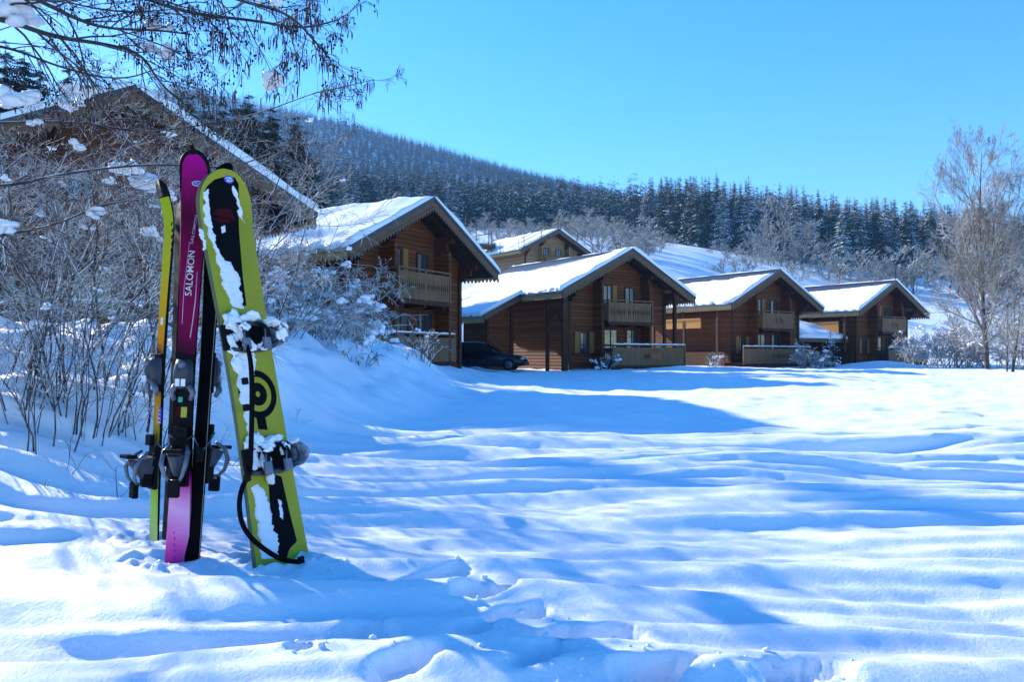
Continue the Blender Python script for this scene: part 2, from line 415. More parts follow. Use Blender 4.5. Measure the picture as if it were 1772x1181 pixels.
# ------------------------------------------------------------------ chalets
PITCH = 0.50                                  # rise per metre
EU = 5.15; RZ = 6.95; WU = 3.8                # half roof width, ridge height, half wall width
def zr(u, off=0.0): return RZ-PITCH*abs(u)+off
def board_poly(x, w, z0, z1, notch):
    # one upright railing board with scooped edges that leave a cut-out between neighbours
    if not notch: return [(x, z0), (x+w, z0), (x+w, z1), (x, z1)]
    h = z1-z0; k = w*0.30; n = 6; L = []; Rr = []
    for i in range(n+1):
        t = i/n; s_ = math.sin(math.pi*min(1, max(0, (t-0.12)/0.76)))
        d = k*(0.6+0.4*math.cos(4*math.pi*t))*s_
        L.append((x+d, z0+h*t)); Rr.append((x+w-d, z0+h*t))
    return L+Rr[::-1]
def railing(root, u0, u1, v, z0, z1, nposts, notch_rng, name='railing', mat=None, side=None):
    mat = mat or M_rail
    r = MB()
    r.box((u0-0.04, v-0.05, z1-0.05), (u1+0.04, v+0.05, z1+0.012))
    r.box((u0, v-0.028, z1-0.22), (u1, v+0.028, z1-0.15)); r.box((u0, v-0.028, z0+0.04), (u1, v+0.028, z0+0.12))
    for i in range(nposts):
        u = u0+(u1-u0)*i/(nposts-1); r.box((u-0.045, v-0.043, z0-0.02), (u+0.045, v+0.043, z1-0.052))
    o = r.build(name, mat, root)
    b = MB(); u = u0+0.05; i = 0
    while u < u1-0.15:
        nt = any(a <= (u-u0)/(u1-u0) <= c for a, c in notch_rng)
        b.prism(board_poly(u, 0.135, z0+0.03, z1-0.16, nt), v-0.047, v-0.030)
        u += 0.14 if nt else 0.137; i += 1
    b.build('railing_boards', mat, o)
    return o
def fringe_u(mb, pa, pb, depth, tooth, thick, normal, up=Vector((0, 0, 1)), hang=0.10):
    # a board with pointed teeth hanging along the line pa -> pb; thickness along normal
    pa = Vector(pa); pb = Vector(pb); L = (pb-pa).length; n = max(2, int(L/tooth)); d = (pb-pa)/n
    for i in range(n):
        a = pa+d*i; b = a+d
        pts = [a, b, b-up*hang, b-up*hang-d*0.08, (a+b)/2-up*depth+d*0.12, (a+b)/2-up*depth-d*0.12, a-up*hang+d*0.08, a-up*hang]
        k = len(pts); vs = pts+[p+normal*thick for p in pts]
        mb.add(vs, [tuple(range(k)), tuple(range(2*k-1, k-1, -1))]+[(j, j+k, (j+1) % k+k, (j+1) % k) for j in range(k)])
def snow_sheet(root, fn, s0, s1, t0, t1, ns, nt, thick, seed, edge=0.35, upper=None, name='snow'):
    # fn(s,t)->(point on roof, normal); s across, t along. upper(t) gives s limit where the snow starts
    def warp(n):
        w_ = np.linspace(0, 1, n-6); return np.concatenate([[0, .0015, .005, .011], w_[1:-1], [.989, .995, .9985, 1]])
    S = warp(ns); T = warp(nt); ns = len(S); nt = len(T)
    V = []; Fq = []
    s1f = s1 if callable(s1) else (lambda t, k=s1: k)
    for j, tt in enumerate(T):
        t = t0+(t1-t0)*tt
        a0 = s0 if upper is None else upper(t)
        s1 = s1f(t)
        jag = 0.10*float(noise(t*2.3, 0.5, seed))+0.04*float(noise(t*9, 0.5, seed+1))
        for i, ss in enumerate(S):
            s_ = (a0+jag*(1 if upper else 0))+(s1+0.10*float(noise(t*1.9, 3.5, seed+2))+0.04*float(noise(t*7, 3.5, seed+4))-a0)*ss
            p, n_ = fn(s_, t)
            e = min(ss*abs(s1-a0), (1-ss)*abs(s1-a0)*1.6, tt*abs(t1-t0)*3.2+0.0, (1-tt)*abs(t1-t0)*3.2)/edge
            e = max(0, min(1, e)); e = math.sqrt(1-(1-e)**2)
            th = thick*e*(1+0.45*float(noise(s_*0.9, t*0.7, seed))+0.10*float(noise(s_*3, t*3, seed+5)))
            if i in (0, ns-1) or j in (0, nt-1): th = -0.02 if j not in (0, nt-1) else 0.0
            V.append(Vector(p)+n_*th)
    for j in range(nt-1):
        for i in range(ns-1):
            a = j*ns+i; Fq.append((a, a+1, a+1+ns, a+ns))
    mb = MB(); mb.add(V, Fq, 0, True)
    # underside closes the volume
    mb.add([Vector(v) for v in (V[0], V[ns-1], V[-1], V[-ns])], [(0, 3, 2, 1)])
    return mb.build(name, M_snow_roof, root)
def window(root, u0, u1, v, z0, z1, shutters=(0, 0), door=False, mat=None):
    f = MB(); w_ = 0.07
    f.box((u0, v-0.05, z0), (u0+w_, v+0.03, z1)); f.box((u1-w_, v-0.05, z0), (u1, v+0.03, z1))
    f.box((u0+w_, v-0.05, z1-w_), (u1-w_, v+0.03, z1)); f.box((u0+w_, v-0.05, z0), (u1-w_, v+0.03, z0+w_))
    um = (u0+u1)/2; f.box((um-0.03, v-0.04, z0+w_), (um+0.03, v+0.02, z1-w_))
    o = f.build('glass_door' if door else 'window', M_beam if mat is None else mat, root)
    g = MB(); g.box((u0+w_, v-0.015, z0+w_), (u1-w_, v+0.005, z1-w_)); g.build('pane', M_glass, o)
    c = MB(); c.box((u0+w_, v+0.008, z0+w_), (u0+(u1-u0)*0.28, v+0.02, z1-w_)); c.build('curtain', M_curtain, o)
    for k, (a, b) in enumerate(((u0-0.02-(u1-u0)*0.48, u0-0.02), (u1+0.02, u1+0.02+(u1-u0)*0.48))):
        if shutters[k]:
            s_ = MB(); s_.box((a, v-0.075, z0), (b, v-0.035, z1))
            s_.box((a+.03, v-0.095, z0+.15), (b-.03, v-0.0755, z0+.25)); s_.box((a+.03, v-0.095, z1-.25), (b-.03, v-0.0755, z1-.15))
            s_.build('shutter', M_shut, o)
    return o
def chalet(name, T, zg, ang, label, LEN=12.2, strip=None, ext=None, wall=M_wall, seed=1, balc=(-1.7, 1.7), plain_balc=False,
           terr=(-2.0, 3.7), tv=-0.55, porchband=None, gap=True, front=None, cat='chalet'):
    root = empty(name, (T[0], T[1], zg), ang, label, cat, 'wooden chalets in a row along the snowfield')
    V0 = 1.2                                                     # gable wall stands back under the roof
    # --- walls: one shell with recessed loggia bay
    w_ = MB(); zt = lambda u: zr(u, -0.36)
    w_.prism([(-WU, -0.5), (WU if not gap else 2.3, -0.5), (WU if not gap else 2.3, 2.62), (WU, 2.62), (WU, zt(WU)), (0, zt(0)), (-WU, zt(WU))] if gap else
             [(-WU, -0.5), (WU, -0.5), (WU, zt(WU)), (0, zt(0)), (-WU, zt(WU))], V0, V0+0.22)
    w_.box((-WU, V0+0.22, -0.5), (-WU+0.2, LEN-1.2, zt(WU)))
    if gap: w_.box((WU-0.2, V0+0.22, 2.62), (WU, LEN-1.2, zt(WU))); w_.box((WU-0.2, 5.5, -0.5), (WU, LEN-1.2, 2.619)); w_.box((2.1, V0+0.22, -0.5), (2.3, 5.5, 2.6))
    else: w_.box((WU-0.2, V0+0.22, -0.5), (WU, LEN-1.2, zt(WU)))
    if gap: w_.box((2.301, 5.5, -0.5), (WU-0.201, 5.68, 2.6)); w_.box((2.301, V0+0.221, 2.621), (WU-0.201, 5.68, 2.8))
    w_.prism([(-WU, -0.5), (WU, -0.5), (WU, zt(WU)), (0, zt(0)), (-WU, zt(WU))], LEN-1.2, LEN-1.0)
    w_.build('wall', wall, root)
    # --- side wing walls that carry the purlins: projecting log ends and posts
    b = MB()
    for u in (-WU, -1.75, 1.75, WU-0.16):
        zz = zr(abs(u) if u < 0 else u+0.16, -0.36)
        b.box((u, 0.25, zz-0.34), (u+0.16, V0, zz-0.10)); b.box((u, 0.55, zz-0.60), (u+0.16, V0, zz-0.342)); b.box((u, 0.85, zz-0.84), (u+0.16, V0, zz-0.602))
    b.box((-0.1, 0.25, zr(0, -0.72)), (0.1, V0, zr(0, -0.42)))
    b.build_each('purlin', M_beam, root)
    for u in (-1.95, 1.80):
        q = MB(); q.box((u, 0.45, -0.3), (u+0.15, V0, 5.0)); q.build('wing_wall', wall, root)
    for u in (-WU-0.02, WU-0.18):
        q = MB(); q.box((u, V0-0.09, -0.5), (u+0.20, V0-0.002, zr(WU, -0.95))); q.build('corner_post', M_beam, root)
    # --- roof slabs
    th = 0.10
    r = MB()
    for s in (-1, 1):
        pr = [(0, RZ), (s*EU, zr(EU)), (s*EU, zr(EU)-th), (0, RZ-th)]
        if s < 0: pr = pr[::-1]
        r.prism([(a, c) for a, c in pr], 0, LEN)
    if ext: 
        e = ext; r.prism([(-EU, zr(EU)), (-e[2], zr(e[2])), (-e[2], zr(e[2])-th), (-EU, zr(EU)-th)][::-1], e[0], e[1])
    rf = r.build('roof', M_tile, root)
    s_ = MB()
    for s in (-1, 1):
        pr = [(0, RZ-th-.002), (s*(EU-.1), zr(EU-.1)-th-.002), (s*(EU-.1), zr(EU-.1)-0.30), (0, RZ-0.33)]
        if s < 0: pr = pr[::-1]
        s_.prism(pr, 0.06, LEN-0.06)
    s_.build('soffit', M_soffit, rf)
    rg = MB(); rg.prism([(-0.16, RZ-0.05), (0, RZ+0.05), (0.16, RZ-0.05)], -0.03, LEN+0.03); rg.build('ridge_cap', M_darkmetal, rf)
    # rafters seen under the overhang
    ra = MB(); v = 0.5
    for s in (-1, 1):
        for v in (0.45,):
            pr = [(s*0.1, RZ-0.332), (s*(EU-.25), zr(EU-.25)-0.302), (s*(EU-.25), zr(EU-.25)-0.42), (s*0.1, RZ-0.47)]
            if s < 0: pr = pr[::-1]
            ra.prism(pr, v, v+0.12)
    ra.build('rafter', M_beam, rf)
    # --- bargeboards with teeth and a dark flashing on top
    for s in (-1, 1):
        bb = MB()
        pr = [(0, RZ-th), (s*EU, zr(EU)-th), (s*EU, zr(EU)-0.36), (0, RZ-0.42)]
        if s < 0: pr = pr[::-1]
        bb.prism(pr, -0.04, 0.055)
        fringe_u(bb, (0 if s > 0 else -EU, -0.045, (RZ if s > 0 else zr(EU))-0.36), (EU if s > 0 else 0, -0.045, (zr(EU) if s > 0 else RZ)-0.36), 0.20, 0.2, 0.025, Vector((0, -1, 0)), hang=0.08)
        bb.build('bargeboard', M_grey, root)
        fl = MB(); pr = [(0, RZ+0.03), (s*(EU+.03), zr(EU)+0.02), (s*(EU+.03), zr(EU)-th-.02), (0, RZ-th-.02)]
        if s < 0: pr = pr[::-1]
        fl.prism(pr, -0.085, -0.072 if False else 0.0-0.002); fl.build('verge_flashing', M_darkmetal, root)
    # --- eave fringe + gutter
    def eave(ue, v0, v1, s=-1):
        fb = MB(); zb = zr(ue)-th-0.05
        fringe_u(fb, (s*(ue-0.06), v0, zb), (s*(ue-0.06), v1, zb), 0.32, 0.2, 0.03, Vector((s, 0, 0)), hang=0.19)
        fb.build('eave_fringe', M_fringe, root)
        gt = MB(); gt.tube([(s*(ue+0.02), v0, zr(ue)-0.10), (s*(ue+0.02), v1, zr(ue)-0.10)], 0.075, 8); gt.build('gutter', M_gutter, root)
    if ext: eave(EU, 0.06, ext[0]-0.02); eave(ext[2], ext[0]+0.05, ext[1])
    else: eave(EU, 0.06, LEN)
    eave(EU, 0.06, LEN, 1)
    # --- snow
    cs = 1/math.sqrt(1+PITCH**2)
    for s in (-1, 1):
        nn = Vector((s*PITCH*cs, 0, cs))
        fn = lambda u, v, s=s, nn=nn: ((s*u, v, zr(u)), nn)
        if s < 0:
            if ext: 
                snow_sheet(root, fn, 0.02, ext[2]+0.05, -0.06, LEN, 26, 90, 0.20, seed, upper=strip, name='snow') if False else None
                def fne(u, v, s=s, nn=nn, e=ext):
                    uu = u
                    return ((s*uu, v, zr(uu)), nn)
                snow_sheet(root, fne, 0.02, lambda t, e=ext: EU+0.06+(e[2]-EU)*max(0, min(1, (t-e[0]+0.02)/0.10, (e[1]+.1-t)/.1)), -0.06, LEN, 36, 130, 0.20, seed, upper=strip)
            else: snow_sheet(root, fn, 0.02, EU+0.07, -0.06, LEN, 26, 80, 0.21, seed, upper=strip)
        else: snow_sheet(root, fn, 0.02, EU+0.05, -0.10, LEN, 20, 110, 0.22, seed+9, edge=.2)
    # --- balcony
    b0, b1 = balc
    f = MB(); f.box((b0, 0.15, 2.66), (b1, V0, 2.84)); f.box((b0, 0.10, 2.55), (b1, 0.149, 2.86))
    for u in (b0+0.25, (b0+b1)/2, b1-0.4): f.box((u, 0.2, 2.46), (u+0.15, V0, 2.659))
    bal = f.build('balcony', M_beam if not plain_balc else M_beam, root)
    railing(bal, b0, b1, 0.14, 2.72, 3.98, 3, [(0, 1)] if not plain_balc else [(0.36, 0.66)])
    for u in (b0, b1):
        q = MB(); q.box((u-0.03, 0.19, 2.80), (u+0.03, V0, 3.75)); q.box((u-0.045, 0.19, 3.9), (u+0.045, V0, 3.97)); q.build('side_railing', M_rail, bal)
    # --- windows and doors
    window(root, -1.25, -0.55, V0-0.01, 2.9, 4.9, (0, 1), True)
    window(root, 0.45, 1.25, V0-0.01, 2.9, 4.85, (0, 0), True)
    window(root, -3.0, -2.3, V0-0.01, 0.95, 2.15, (1, 1))
    window(root, -1.2, -0.1, V0-0.01, 0.35, 2.35, (0, 0), True)
    window(root, 0.55, 1.5, V0-0.01, 0.35, 2.35, (0, 0), True)
    # --- terrace
    t0, t1 = terr
    d = MB(); d.box((t0, tv, 0.12), (t1, V0-0.1, 0.30)); 
    for u in (t0+0.1, (t0+t1)/2, t1-0.25): d.box((u, tv+.1, -0.6), (u+0.15, tv+.25, 0.119))
    d.box((t0, tv+.05, -0.25), (t1, tv+.09, 0.118))
    te = d.build('terrace', M_beam, root)
    railing(te, t0, t1, tv, 0.22, 1.42, 4, [(0.38, 0.68)])
    sn = MB()
    pts = [(t0-0.05+(t1-t0+0.1)*i/24, tv, 1.45+0.012*math.sin(i*1.9)) for i in range(25)]
    sn.tube(pts, [0.02]+[0.045+0.01*math.sin(i*2.7) for i in range(23)]+[0.02], 6); sn.build('handrail_snow', M_snow_clump, te)
    for v in ([0.3] if True else []):
        q = MB(); q.box((t1-0.05, tv+.05, 0.3), (t1, V0-0.1, 1.3)); q.build('side_railing', M_rail, te)
    # foundation
    q = MB(); q.box((-WU+0.05, V0+0.03, -0.8), (-2.05, V0+0.2, -0.0)); q.box((-WU-0.03, V0-0.01, -0.8), (-2.1, V0+0.0-0.001, 0.08)); q.build('plinth', M_conc, root)
    # post under the right eave and braces at the left
    if gap: q = MB(); q.box((WU-0.02, 0.35, -0.5), (WU+0.16, 0.53, zr(WU+0.16, -0.36))); q.build('porch_post', M_beam, root)
    if porchband:
        for (v0, v1, z0, z1) in porchband:
            q = MB(); q.box((-4.90, v0, z0), (-4.82, v1, z1)); fringe_u(q, (-4.905, v0, z1+0.06), (-4.905, v1, z1+0.06), 0.22, 0.22, 0.03, Vector((-1, 0, 0)), hang=0.05)
            q.build('porch_fascia', M_sunlit_fascia, root)
        q = MB(); v = 1.4
        while v < LEN-1.5: q.box((-4.93, v, -0.4), (-4.75, v+0.18, zr(4.93, -0.34))); v += 3.1
        q.build_each('porch_post', M_beam, root)
        q = MB(); q.box((-4.95, 0.8, -0.4), (-4.88, LEN-2, 1.05)); q.build('porch_parapet', M_beam, root)
    if ext:
        e0, e1, eu = ext
        q = MB(); q.prism([(-eu+0.55, -0.5), (-5.45, -0.5), (-5.45, zr(5.45, -0.30)), (-eu+0.55, zr(eu-0.55, -0.2))], e0+0.5, e0+0.7)
        q.box((-5.65, e0+0.71, -0.5), (-5.45, 6.9, zr(5.65, -.3)))
        q.box((-eu+0.55, e0+0.71, -0.5), (-eu+0.7, 6.9, zr(eu-.55, -0.2))); q.build('annex_wall', wall, root)
        q = MB()
        pr = [(-EU, zr(EU)-th), (-eu, zr(eu)-th), (-eu, zr(eu)-0.34), (-EU, zr(EU)-0.36)]
        q.prism(pr, e0-0.04, e0+0.06); q.build('annex_bargeboard', M_grey, root)
        q = MB(); q.prism([(-EU, zr(EU)+.02), (-eu-.03, zr(eu)+0.02), (-eu-.03, zr(eu)-th-.02), (-EU, zr(EU)-th-.02)], e0-0.07, e0-0.045); q.build('annex_flashing', M_darkmetal, root)
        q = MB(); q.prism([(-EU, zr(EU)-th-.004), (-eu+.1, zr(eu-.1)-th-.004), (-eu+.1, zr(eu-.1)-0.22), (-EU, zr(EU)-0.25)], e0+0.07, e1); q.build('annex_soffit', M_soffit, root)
        # timber frame with braces in front of the side wall
        q = MB()
        for (u, v) in ((-4.65, 0.55), (-4.65, 2.0), (-4.2, 0.9)):
            q.box((u, v, -0.5), (u+0.17, v+0.17, zr(abs(u), -0.34)))
        q.box((-4.64, 0.721, 3.2), (-4.50, 2.0, 3.38)); q.tube([(-4.57, 0.7, 2.6), (-4.57, 1.3, 3.25)], 0.07, 4); q.tube([(-4.57, 2.0, 2.6), (-4.57, 1.4, 3.25)], 0.07, 4)
        q.tube([(-4.6, 0.65, 1.6), (-4.2, 1.0, 0.3)], 0.06, 4)
        q.build_each('frame_timber', M_beam, root)
        q = MB(); q.box((-eu+0.45, e0+0.40, -0.5), (-eu+0.62, e0+0.499, zr(eu-.45, -0.2))); q.box((-5.6, e0+0.40, -0.5), (-5.4, e0+0.499, zr(5.6, -0.36))); q.build_each('annex_post', M_beam, root)
    return root
strip2 = lambda v: 0.05+1.55*max(0, min(1, (v-0.2)/4.5))
strip34 = lambda v: 0.75+0.45*max(0, min(1, v/4))
c1 = chalet('chalet', (-3.2, 33.3), 0.30, R(60.4), 'nearest fully seen wooden chalet with a deep snowy roof, behind the snowy bush', seed=2,
            balc=(-2.1, 1.4), terr=(-3.3, 2.3), tv=0.5, strip=lambda v: 0.05+0.25*max(0, min(1, (v-3)/4)), gap=False)
c2 = chalet('chalet', (6.93, 47.0), 0.0, R(35), 'wooden chalet with a lower snowy annex roof on its left, beside the dark parked car', seed=12,
            strip=strip2, ext=(3.8, 9.2, 7.7))
c3 = chalet('chalet', (19.1, 58.4), 0.0, R(35), 'wooden chalet with a strip of bare roof and porch side, just left of the carport', seed=22,
            strip=strip34, plain_balc=True, porchband=[(3.0, 6.6, 2.75, 3.4), (8.0, 11.5, 2.75, 3.4)], gap=False, terr=(-4.6, 2.8))
c4 = chalet('chalet', (31.4, 67.0), 0.0, R(35), 'farthest wooden chalet of the row, at its right end next to the bare tall trees', seed=32,
            strip=strip34, plain_balc=True, porchband=[(2.0, 7.5, 2.6, 3.5)], gap=False)
c0 = chalet('chalet', (-9.55, 20.7), 0.68, R(43.5), 'large shaded wooden chalet at the left edge, half hidden behind the bare thicket', seed=42,
            LEN=11, gap=False)
c5 = chalet('chalet', (5.15, 90.0), 0, R(35), 'small pale chalet under construction up the slope, with rails along its roof', seed=52, wall=M_wall_pale, gap=False, plain_balc=True)
c5.location.z = 0.83+(615-396)/F*90-RZ
# safety rails on the roof of the unfinished chalet
q = MB()
for s in (-1, 1):
    for k in range(3):
        u = s*(0.2+2.3*k); q.tube([(u, -0.1, zr(abs(u))), (u, -0.1, zr(abs(u))+1.15)], 0.05, 4)
    for h in (0.65, 1.05): q.tube([(s*0.1, -0.1, RZ+h), (s*EU, -0.1, zr(EU)+h)], 0.035, 4)
for k in range(4): q.tube([(-EU-.1, 0.2+3.6*k, zr(EU)-0.2), (-EU-.1, 0.2+3.6*k, zr(EU)+1.1)], 0.045, 4)
q.tube([(-0.2, -0.1, RZ), (-0.2, -0.1, RZ+1.5)], 0.06, 4)
q.build_each('safety_rail', M_grey, c5)
# scaffold platform left of it
sc = empty('scaffold', (0, 0, 0), 0, 'thin scaffold posts and snowy platform between the nearest chalet roof and the unfinished one', 'scaffold')
q = MB(); D = 92
for (px, y0, y1) in ((806, 450, 372), (824, 450, 380), (846, 430, 398), (851, 450, 402)):
    q.tube([P(px, y0, D), P(px, y1, D)], 0.06, 4); q.tube([P(px, y0, D+3), P(px, y1-1, D+3)], 0.06, 4)
q.tube([P(824, 408, D), P(850, 404, D)], 0.06, 4); q.build_each('post', M_grey, sc)
q = MB(); a = P(815, 422, D); b = P(858, 414, D+3); q.box((a.x, D, a.z-.3), (b.x, D+3, a.z)); q.build('platform', M_grey, sc)
q = MB(); 
for i in range(7): q.ball((a.x+(b.x-a.x)*(i+.5)/7, D+1.4, a.z+.05), (.4, 1.5, .3), 8, 5, jit=.15)
q.build('snow', M_snow_clump, sc)

# small lean-to carport between the two last chalets
cp = empty('carport', (27.0, 66.0, 0), R(35), 'low carport with a shaded snow covered lean-to roof beside the farthest chalet', 'carport')
q = MB(); fnp = lambda u, v: ((u, v, 2.15+0.36*v), Vector((0, -0.34, 0.94)))
q.prism([(0, 2.15), (4.8, 2.15+0.36*4.8), (4.8, 2.03+0.36*4.8), (0, 2.03)], -6.2, 0.1, 'x'); q.build('roof', M_tile, cp)
q = MB(); q.box((-6.2, -0.05, 1.85), (0.12, 0.0, 2.12)); q.build('fascia', M_grey, cp)
snow_sheet(cp, fnp, -6.25, 0.12, 0, 4.8, 20, 20, 0.28, 71)
q = MB()
for u in (-6.0, -3.1, -0.2): q.box((u, 0.1, -0.3), (u+.16, .26, 2.08))
q.build_each('post', M_beam, cp)
q = MB(); q.box((-6.1, 4.2, -.3), (0, 4.35, 3.4)); q.build('wall', M_wall, cp)

def build_haze():
    m = bpy.data.materials.new('thin_air'); m.use_nodes = True; t = m.node_tree; t.nodes.clear()
    v = t.nodes.new('ShaderNodeVolumePrincipled'); v.inputs['Color'].default_value = (0.26, 0.56, 1.0, 1); v.inputs['Density'].default_value = 0.00028; v.inputs['Anisotropy'].default_value = 0.0
    o = t.nodes.new('ShaderNodeOutputMaterial'); t.links.new(v.outputs[0], o.inputs['Volume'])
    q = MB(); q.box((-2300, -60, -40), (2300, 5600, 420)); h = q.build('haze', m); tag(h, kind='stuff'); return h
if HAZE: build_haze()
# ------------------------------------------------------------------ conifers
def spruce(rnd, H, rad, tiers, boughs, seg, trunk_k=6, low=0.06):
    V = []; Fs = []
    tb = MB()
    tb.tube([(0, 0, -1.0), (0, 0, H*0.5), (0, 0, H*0.985)], [H*0.014+.04, H*0.009, 0.012], trunk_k)
    mb = MB()
    for i in range(tiers):
        t = (i+rnd.uniform(-0.35, 0.35))/tiers; t = max(0, min(1, t)); z = H*(low+(0.985-low)*t)
        r0 = rad*((1-t)**0.82)*(1.0 if t > 0.12 else 0.72+2*t)+0.05*rad*0.6
        nb = max(4, int(boughs*(0.55+0.45*(1-t))))
        a0 = rnd.uniform(0, 6.28)
        for k in range(nb):
            a = a0+6.283*k/nb+rnd.uniform(-0.3, 0.3); r = r0*rnd.uniform(0.68, 1.18)
            dr = rnd.uniform(0.35, 0.75)*(1-0.55*t); zz = z+rnd.uniform(-.4, .4)*H/tiers
            ca, sa = math.cos(a), math.sin(a); w0 = r*rnd.uniform(0.26, 0.40)*(1+0.5*t)
            def pt(s_, lat, dn):
                x = r*s_; zt_ = zz-dr*r*(s_**1.25)+0.12*r*max(0, s_-0.75)*1.5-dn
                return (x*ca-lat*sa, x*sa+lat*ca, zt_)
            c = [pt(j/seg, rnd.uniform(-.03, .03)*r, 0) for j in range(seg+1)]
            vs = list(c); fs = []
            for sd in (-1, 1):
                for j in range(seg):
                    s0 = (j+0.35)/seg; wd = w0*math.sin(math.pi*min(1, 0.22+0.78*s0*0.95))*rnd.uniform(0.7, 1.25)
                    e = pt(min(1.04, s0+0.75/seg), sd*wd, wd*rnd.uniform(0.45, 0.85))
                    vs.append(e); ix = len(vs)-1
                    fs.append((j, j+1, ix) if sd > 0 else (j+1, j, ix))
            mb.add(vs, fs)
    return tb, mb
def spruce_proto(name, seed, H, rad, tiers, boughs, seg, mat):
    rnd = random.Random(seed); tb, mb = spruce(rnd, H, rad, tiers, boughs, seg)
    root = empty(name, (0, 0, -500)); tb.build('trunk', M_bark, root); mb.build('crown', mat, root)
    return root
used = set()
def place_tree(proto, loc, rz, sc, label, cat, group):
    if proto.name not in used: used.add(proto.name); o = proto
    else: o = copy_tree(proto)
    o.location = loc; o.rotation_euler = (0, 0, rz); o.scale = (sc, sc, sc*1.0) if not isinstance(sc, tuple) else sc
    tag(o, label, cat, group); return o
FP = [spruce_proto('spruce_tree', 100+i, 18, [3.3, 2.7, 3.0, 2.5][i], 30, 11, 4, [M_needle, M_needle, M_needle_snowy, M_needle][i]) for i in range(4)]
rt = np.random.RandomState(77)
pts = []
# jittered spots on the hillside
ld = math.log(165)
while ld < math.log(470):
    D = math.exp(ld); step = 4.3 if D < 300 else 5.2
    q = -0.60
    while q < 0.72:
        pts.append((q*D+rt.uniform(-2.2, 2.2), D+rt.uniform(-2.5, 2.5))); q += step*rt.uniform(.75, 1.25)/D
    ld += step/D
pts = np.array(pts)
PX = CX+F*pts[:, 0]/pts[:, 1]
# front edge of the wood: nearer on the right, farther on the left; the meadow stays open
edge = np.interp(PX, [0, 500, 800, 1000, 1100, 1130, 1300, 1450, 1600, 1900], [165, 200, 235, 250, 240, 205, 190, 190, 185, 180])
keep = pts[:, 1] > edge+rt.uniform(-4, 6, len(pts)); pts = pts[keep]; PX = PX[keep]
pz = height(pts[:, 0], pts[:, 1], False)
vis = (PX > 520) & (PX < 1790)
order = np.argsort(pts[:, 1]+1e4*(~vis)); first = order[:292]; rest = order[292:]
rnd = random.Random(9)
for k, i in enumerate(first):
    s = rnd.uniform(0.86, 1.10)*(0.92 if PX[i] < 1100 else 1.0)
    place_tree(FP[rnd.randrange(4)], (pts[i, 0], pts[i, 1], pz[i]-0.3), rnd.uniform(0, 6.28), (s*rnd.uniform(1.05, 1.4), s*rnd.uniform(1.05, 1.4), s),
               'snow dusted spruce in the front rows of the hillside forest', 'spruce', 'spruces of the hillside forest')
def merged_forest(name, P3, scales, protos, mat, label):
    # protos: list of (V, F) numpy
    Vs = []; Fs = []; b = 0; r_ = np.random.RandomState(3)
    for (p, s) in zip(P3, scales):
        V, Fq = protos[r_.randint(len(protos))]; a = r_.uniform(0, 6.28); ca, sa = math.cos(a), math.sin(a)
        W = V*s; W = np.stack([W[:, 0]*ca-W[:, 1]*sa, W[:, 0]*sa+W[:, 1]*ca, W[:, 2]], 1)+p
        Vs.append(W); Fs.append(Fq+b); b += len(V)
    o = mesh_np(name, np.concatenate(Vs), np.concatenate(Fs), mat, None, False, 3)
    return tag(o, label, 'forest', kind='stuff')
def low_proto(seed, H, rad, tiers, boughs, seg):
    rnd = random.Random(seed); tb, mb = spruce(rnd, H, rad, tiers, boughs, seg, 3)
    return np.array(mb.v, np.float32), np.array(mb.f, np.int32)
lp = [low_proto(200+i, 18, 2.9, 15, 7, 2) for i in range(4)]
merged_forest('forest', np.stack([pts[rest, 0], pts[rest, 1], pz[rest]-.3], 1), rt.uniform(0.7, 1.15, len(rest)), lp, M_needle,
              'snow dusted spruce forest filling the hillside behind its front rows')
# mountain forest
mp_ = []; ld = math.log(475)
while ld < math.log(1148):
    D = math.exp(ld); step = 6.0+D*0.001; q = -0.72
    while q < 0.2:
        mp_.append((q*D+rt.uniform(-3, 3), D+rt.uniform(-4, 4))); q += step*rt.uniform(.7, 1.3)/D
    ld += step*1.25/D
mp_ = np.array(mp_); mz = height(mp_[:, 0], mp_[:, 1], False)
# a few bare glades
kk = noise(mp_[:, 0]*0.012, mp_[:, 1]*0.012, 90) < 0.55; mp_ = mp_[kk]; mz = mz[kk]
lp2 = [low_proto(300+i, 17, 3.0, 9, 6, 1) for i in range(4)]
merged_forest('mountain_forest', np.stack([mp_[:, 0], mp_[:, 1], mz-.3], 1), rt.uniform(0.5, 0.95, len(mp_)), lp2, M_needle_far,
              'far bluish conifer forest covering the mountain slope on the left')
# tall dark spruces behind the left chalet, and shading the foreground from the left
DP = [spruce_proto('tall_spruce', 400+i, 20, [4.6, 4.0][i], 46, 17, 6, M_needle_dark) for i in range(2)]
nm_ = ['first','second','third','fourth','fifth','sixth','seventh','eighth','ninth','tenth','eleventh','twelfth','thirteenth','fourteenth','fifteenth','sixteenth','seventeenth','eighteenth','nineteenth','twentieth','twenty-first','twenty-second']
dark = [(-60,52,50),(10,50,58),(70,56,92),(118,50,104),(170,60,132),(222,52,170),(330,56,150),(385,50,165),(430,60,150),(470,52,175),(513,48,188),(540,58,265),
        (-190,44,-40),(-150,60,40),(290,66,190),(495,60,230),(42,58,70),(146,56,118),(196,60,150),(355,60,165),(408,58,160),(452,56,185)]
dark.sort()
for k, (px, D, ty) in enumerate(dark):
    p = P(px, HZ, D); zg = hz(p.x, p.y); top = CAMZ+(HZ-ty)/F*D; s = (top-zg)/20
    place_tree(DP[k % 2], (p.x, D, zg), k*1.7, (s*1.15, s*1.15, s), 'tall dark spruce behind the shaded left chalet, %s of their row from the left' % nm_[k], 'spruce', 'tall dark spruces behind the left chalet')
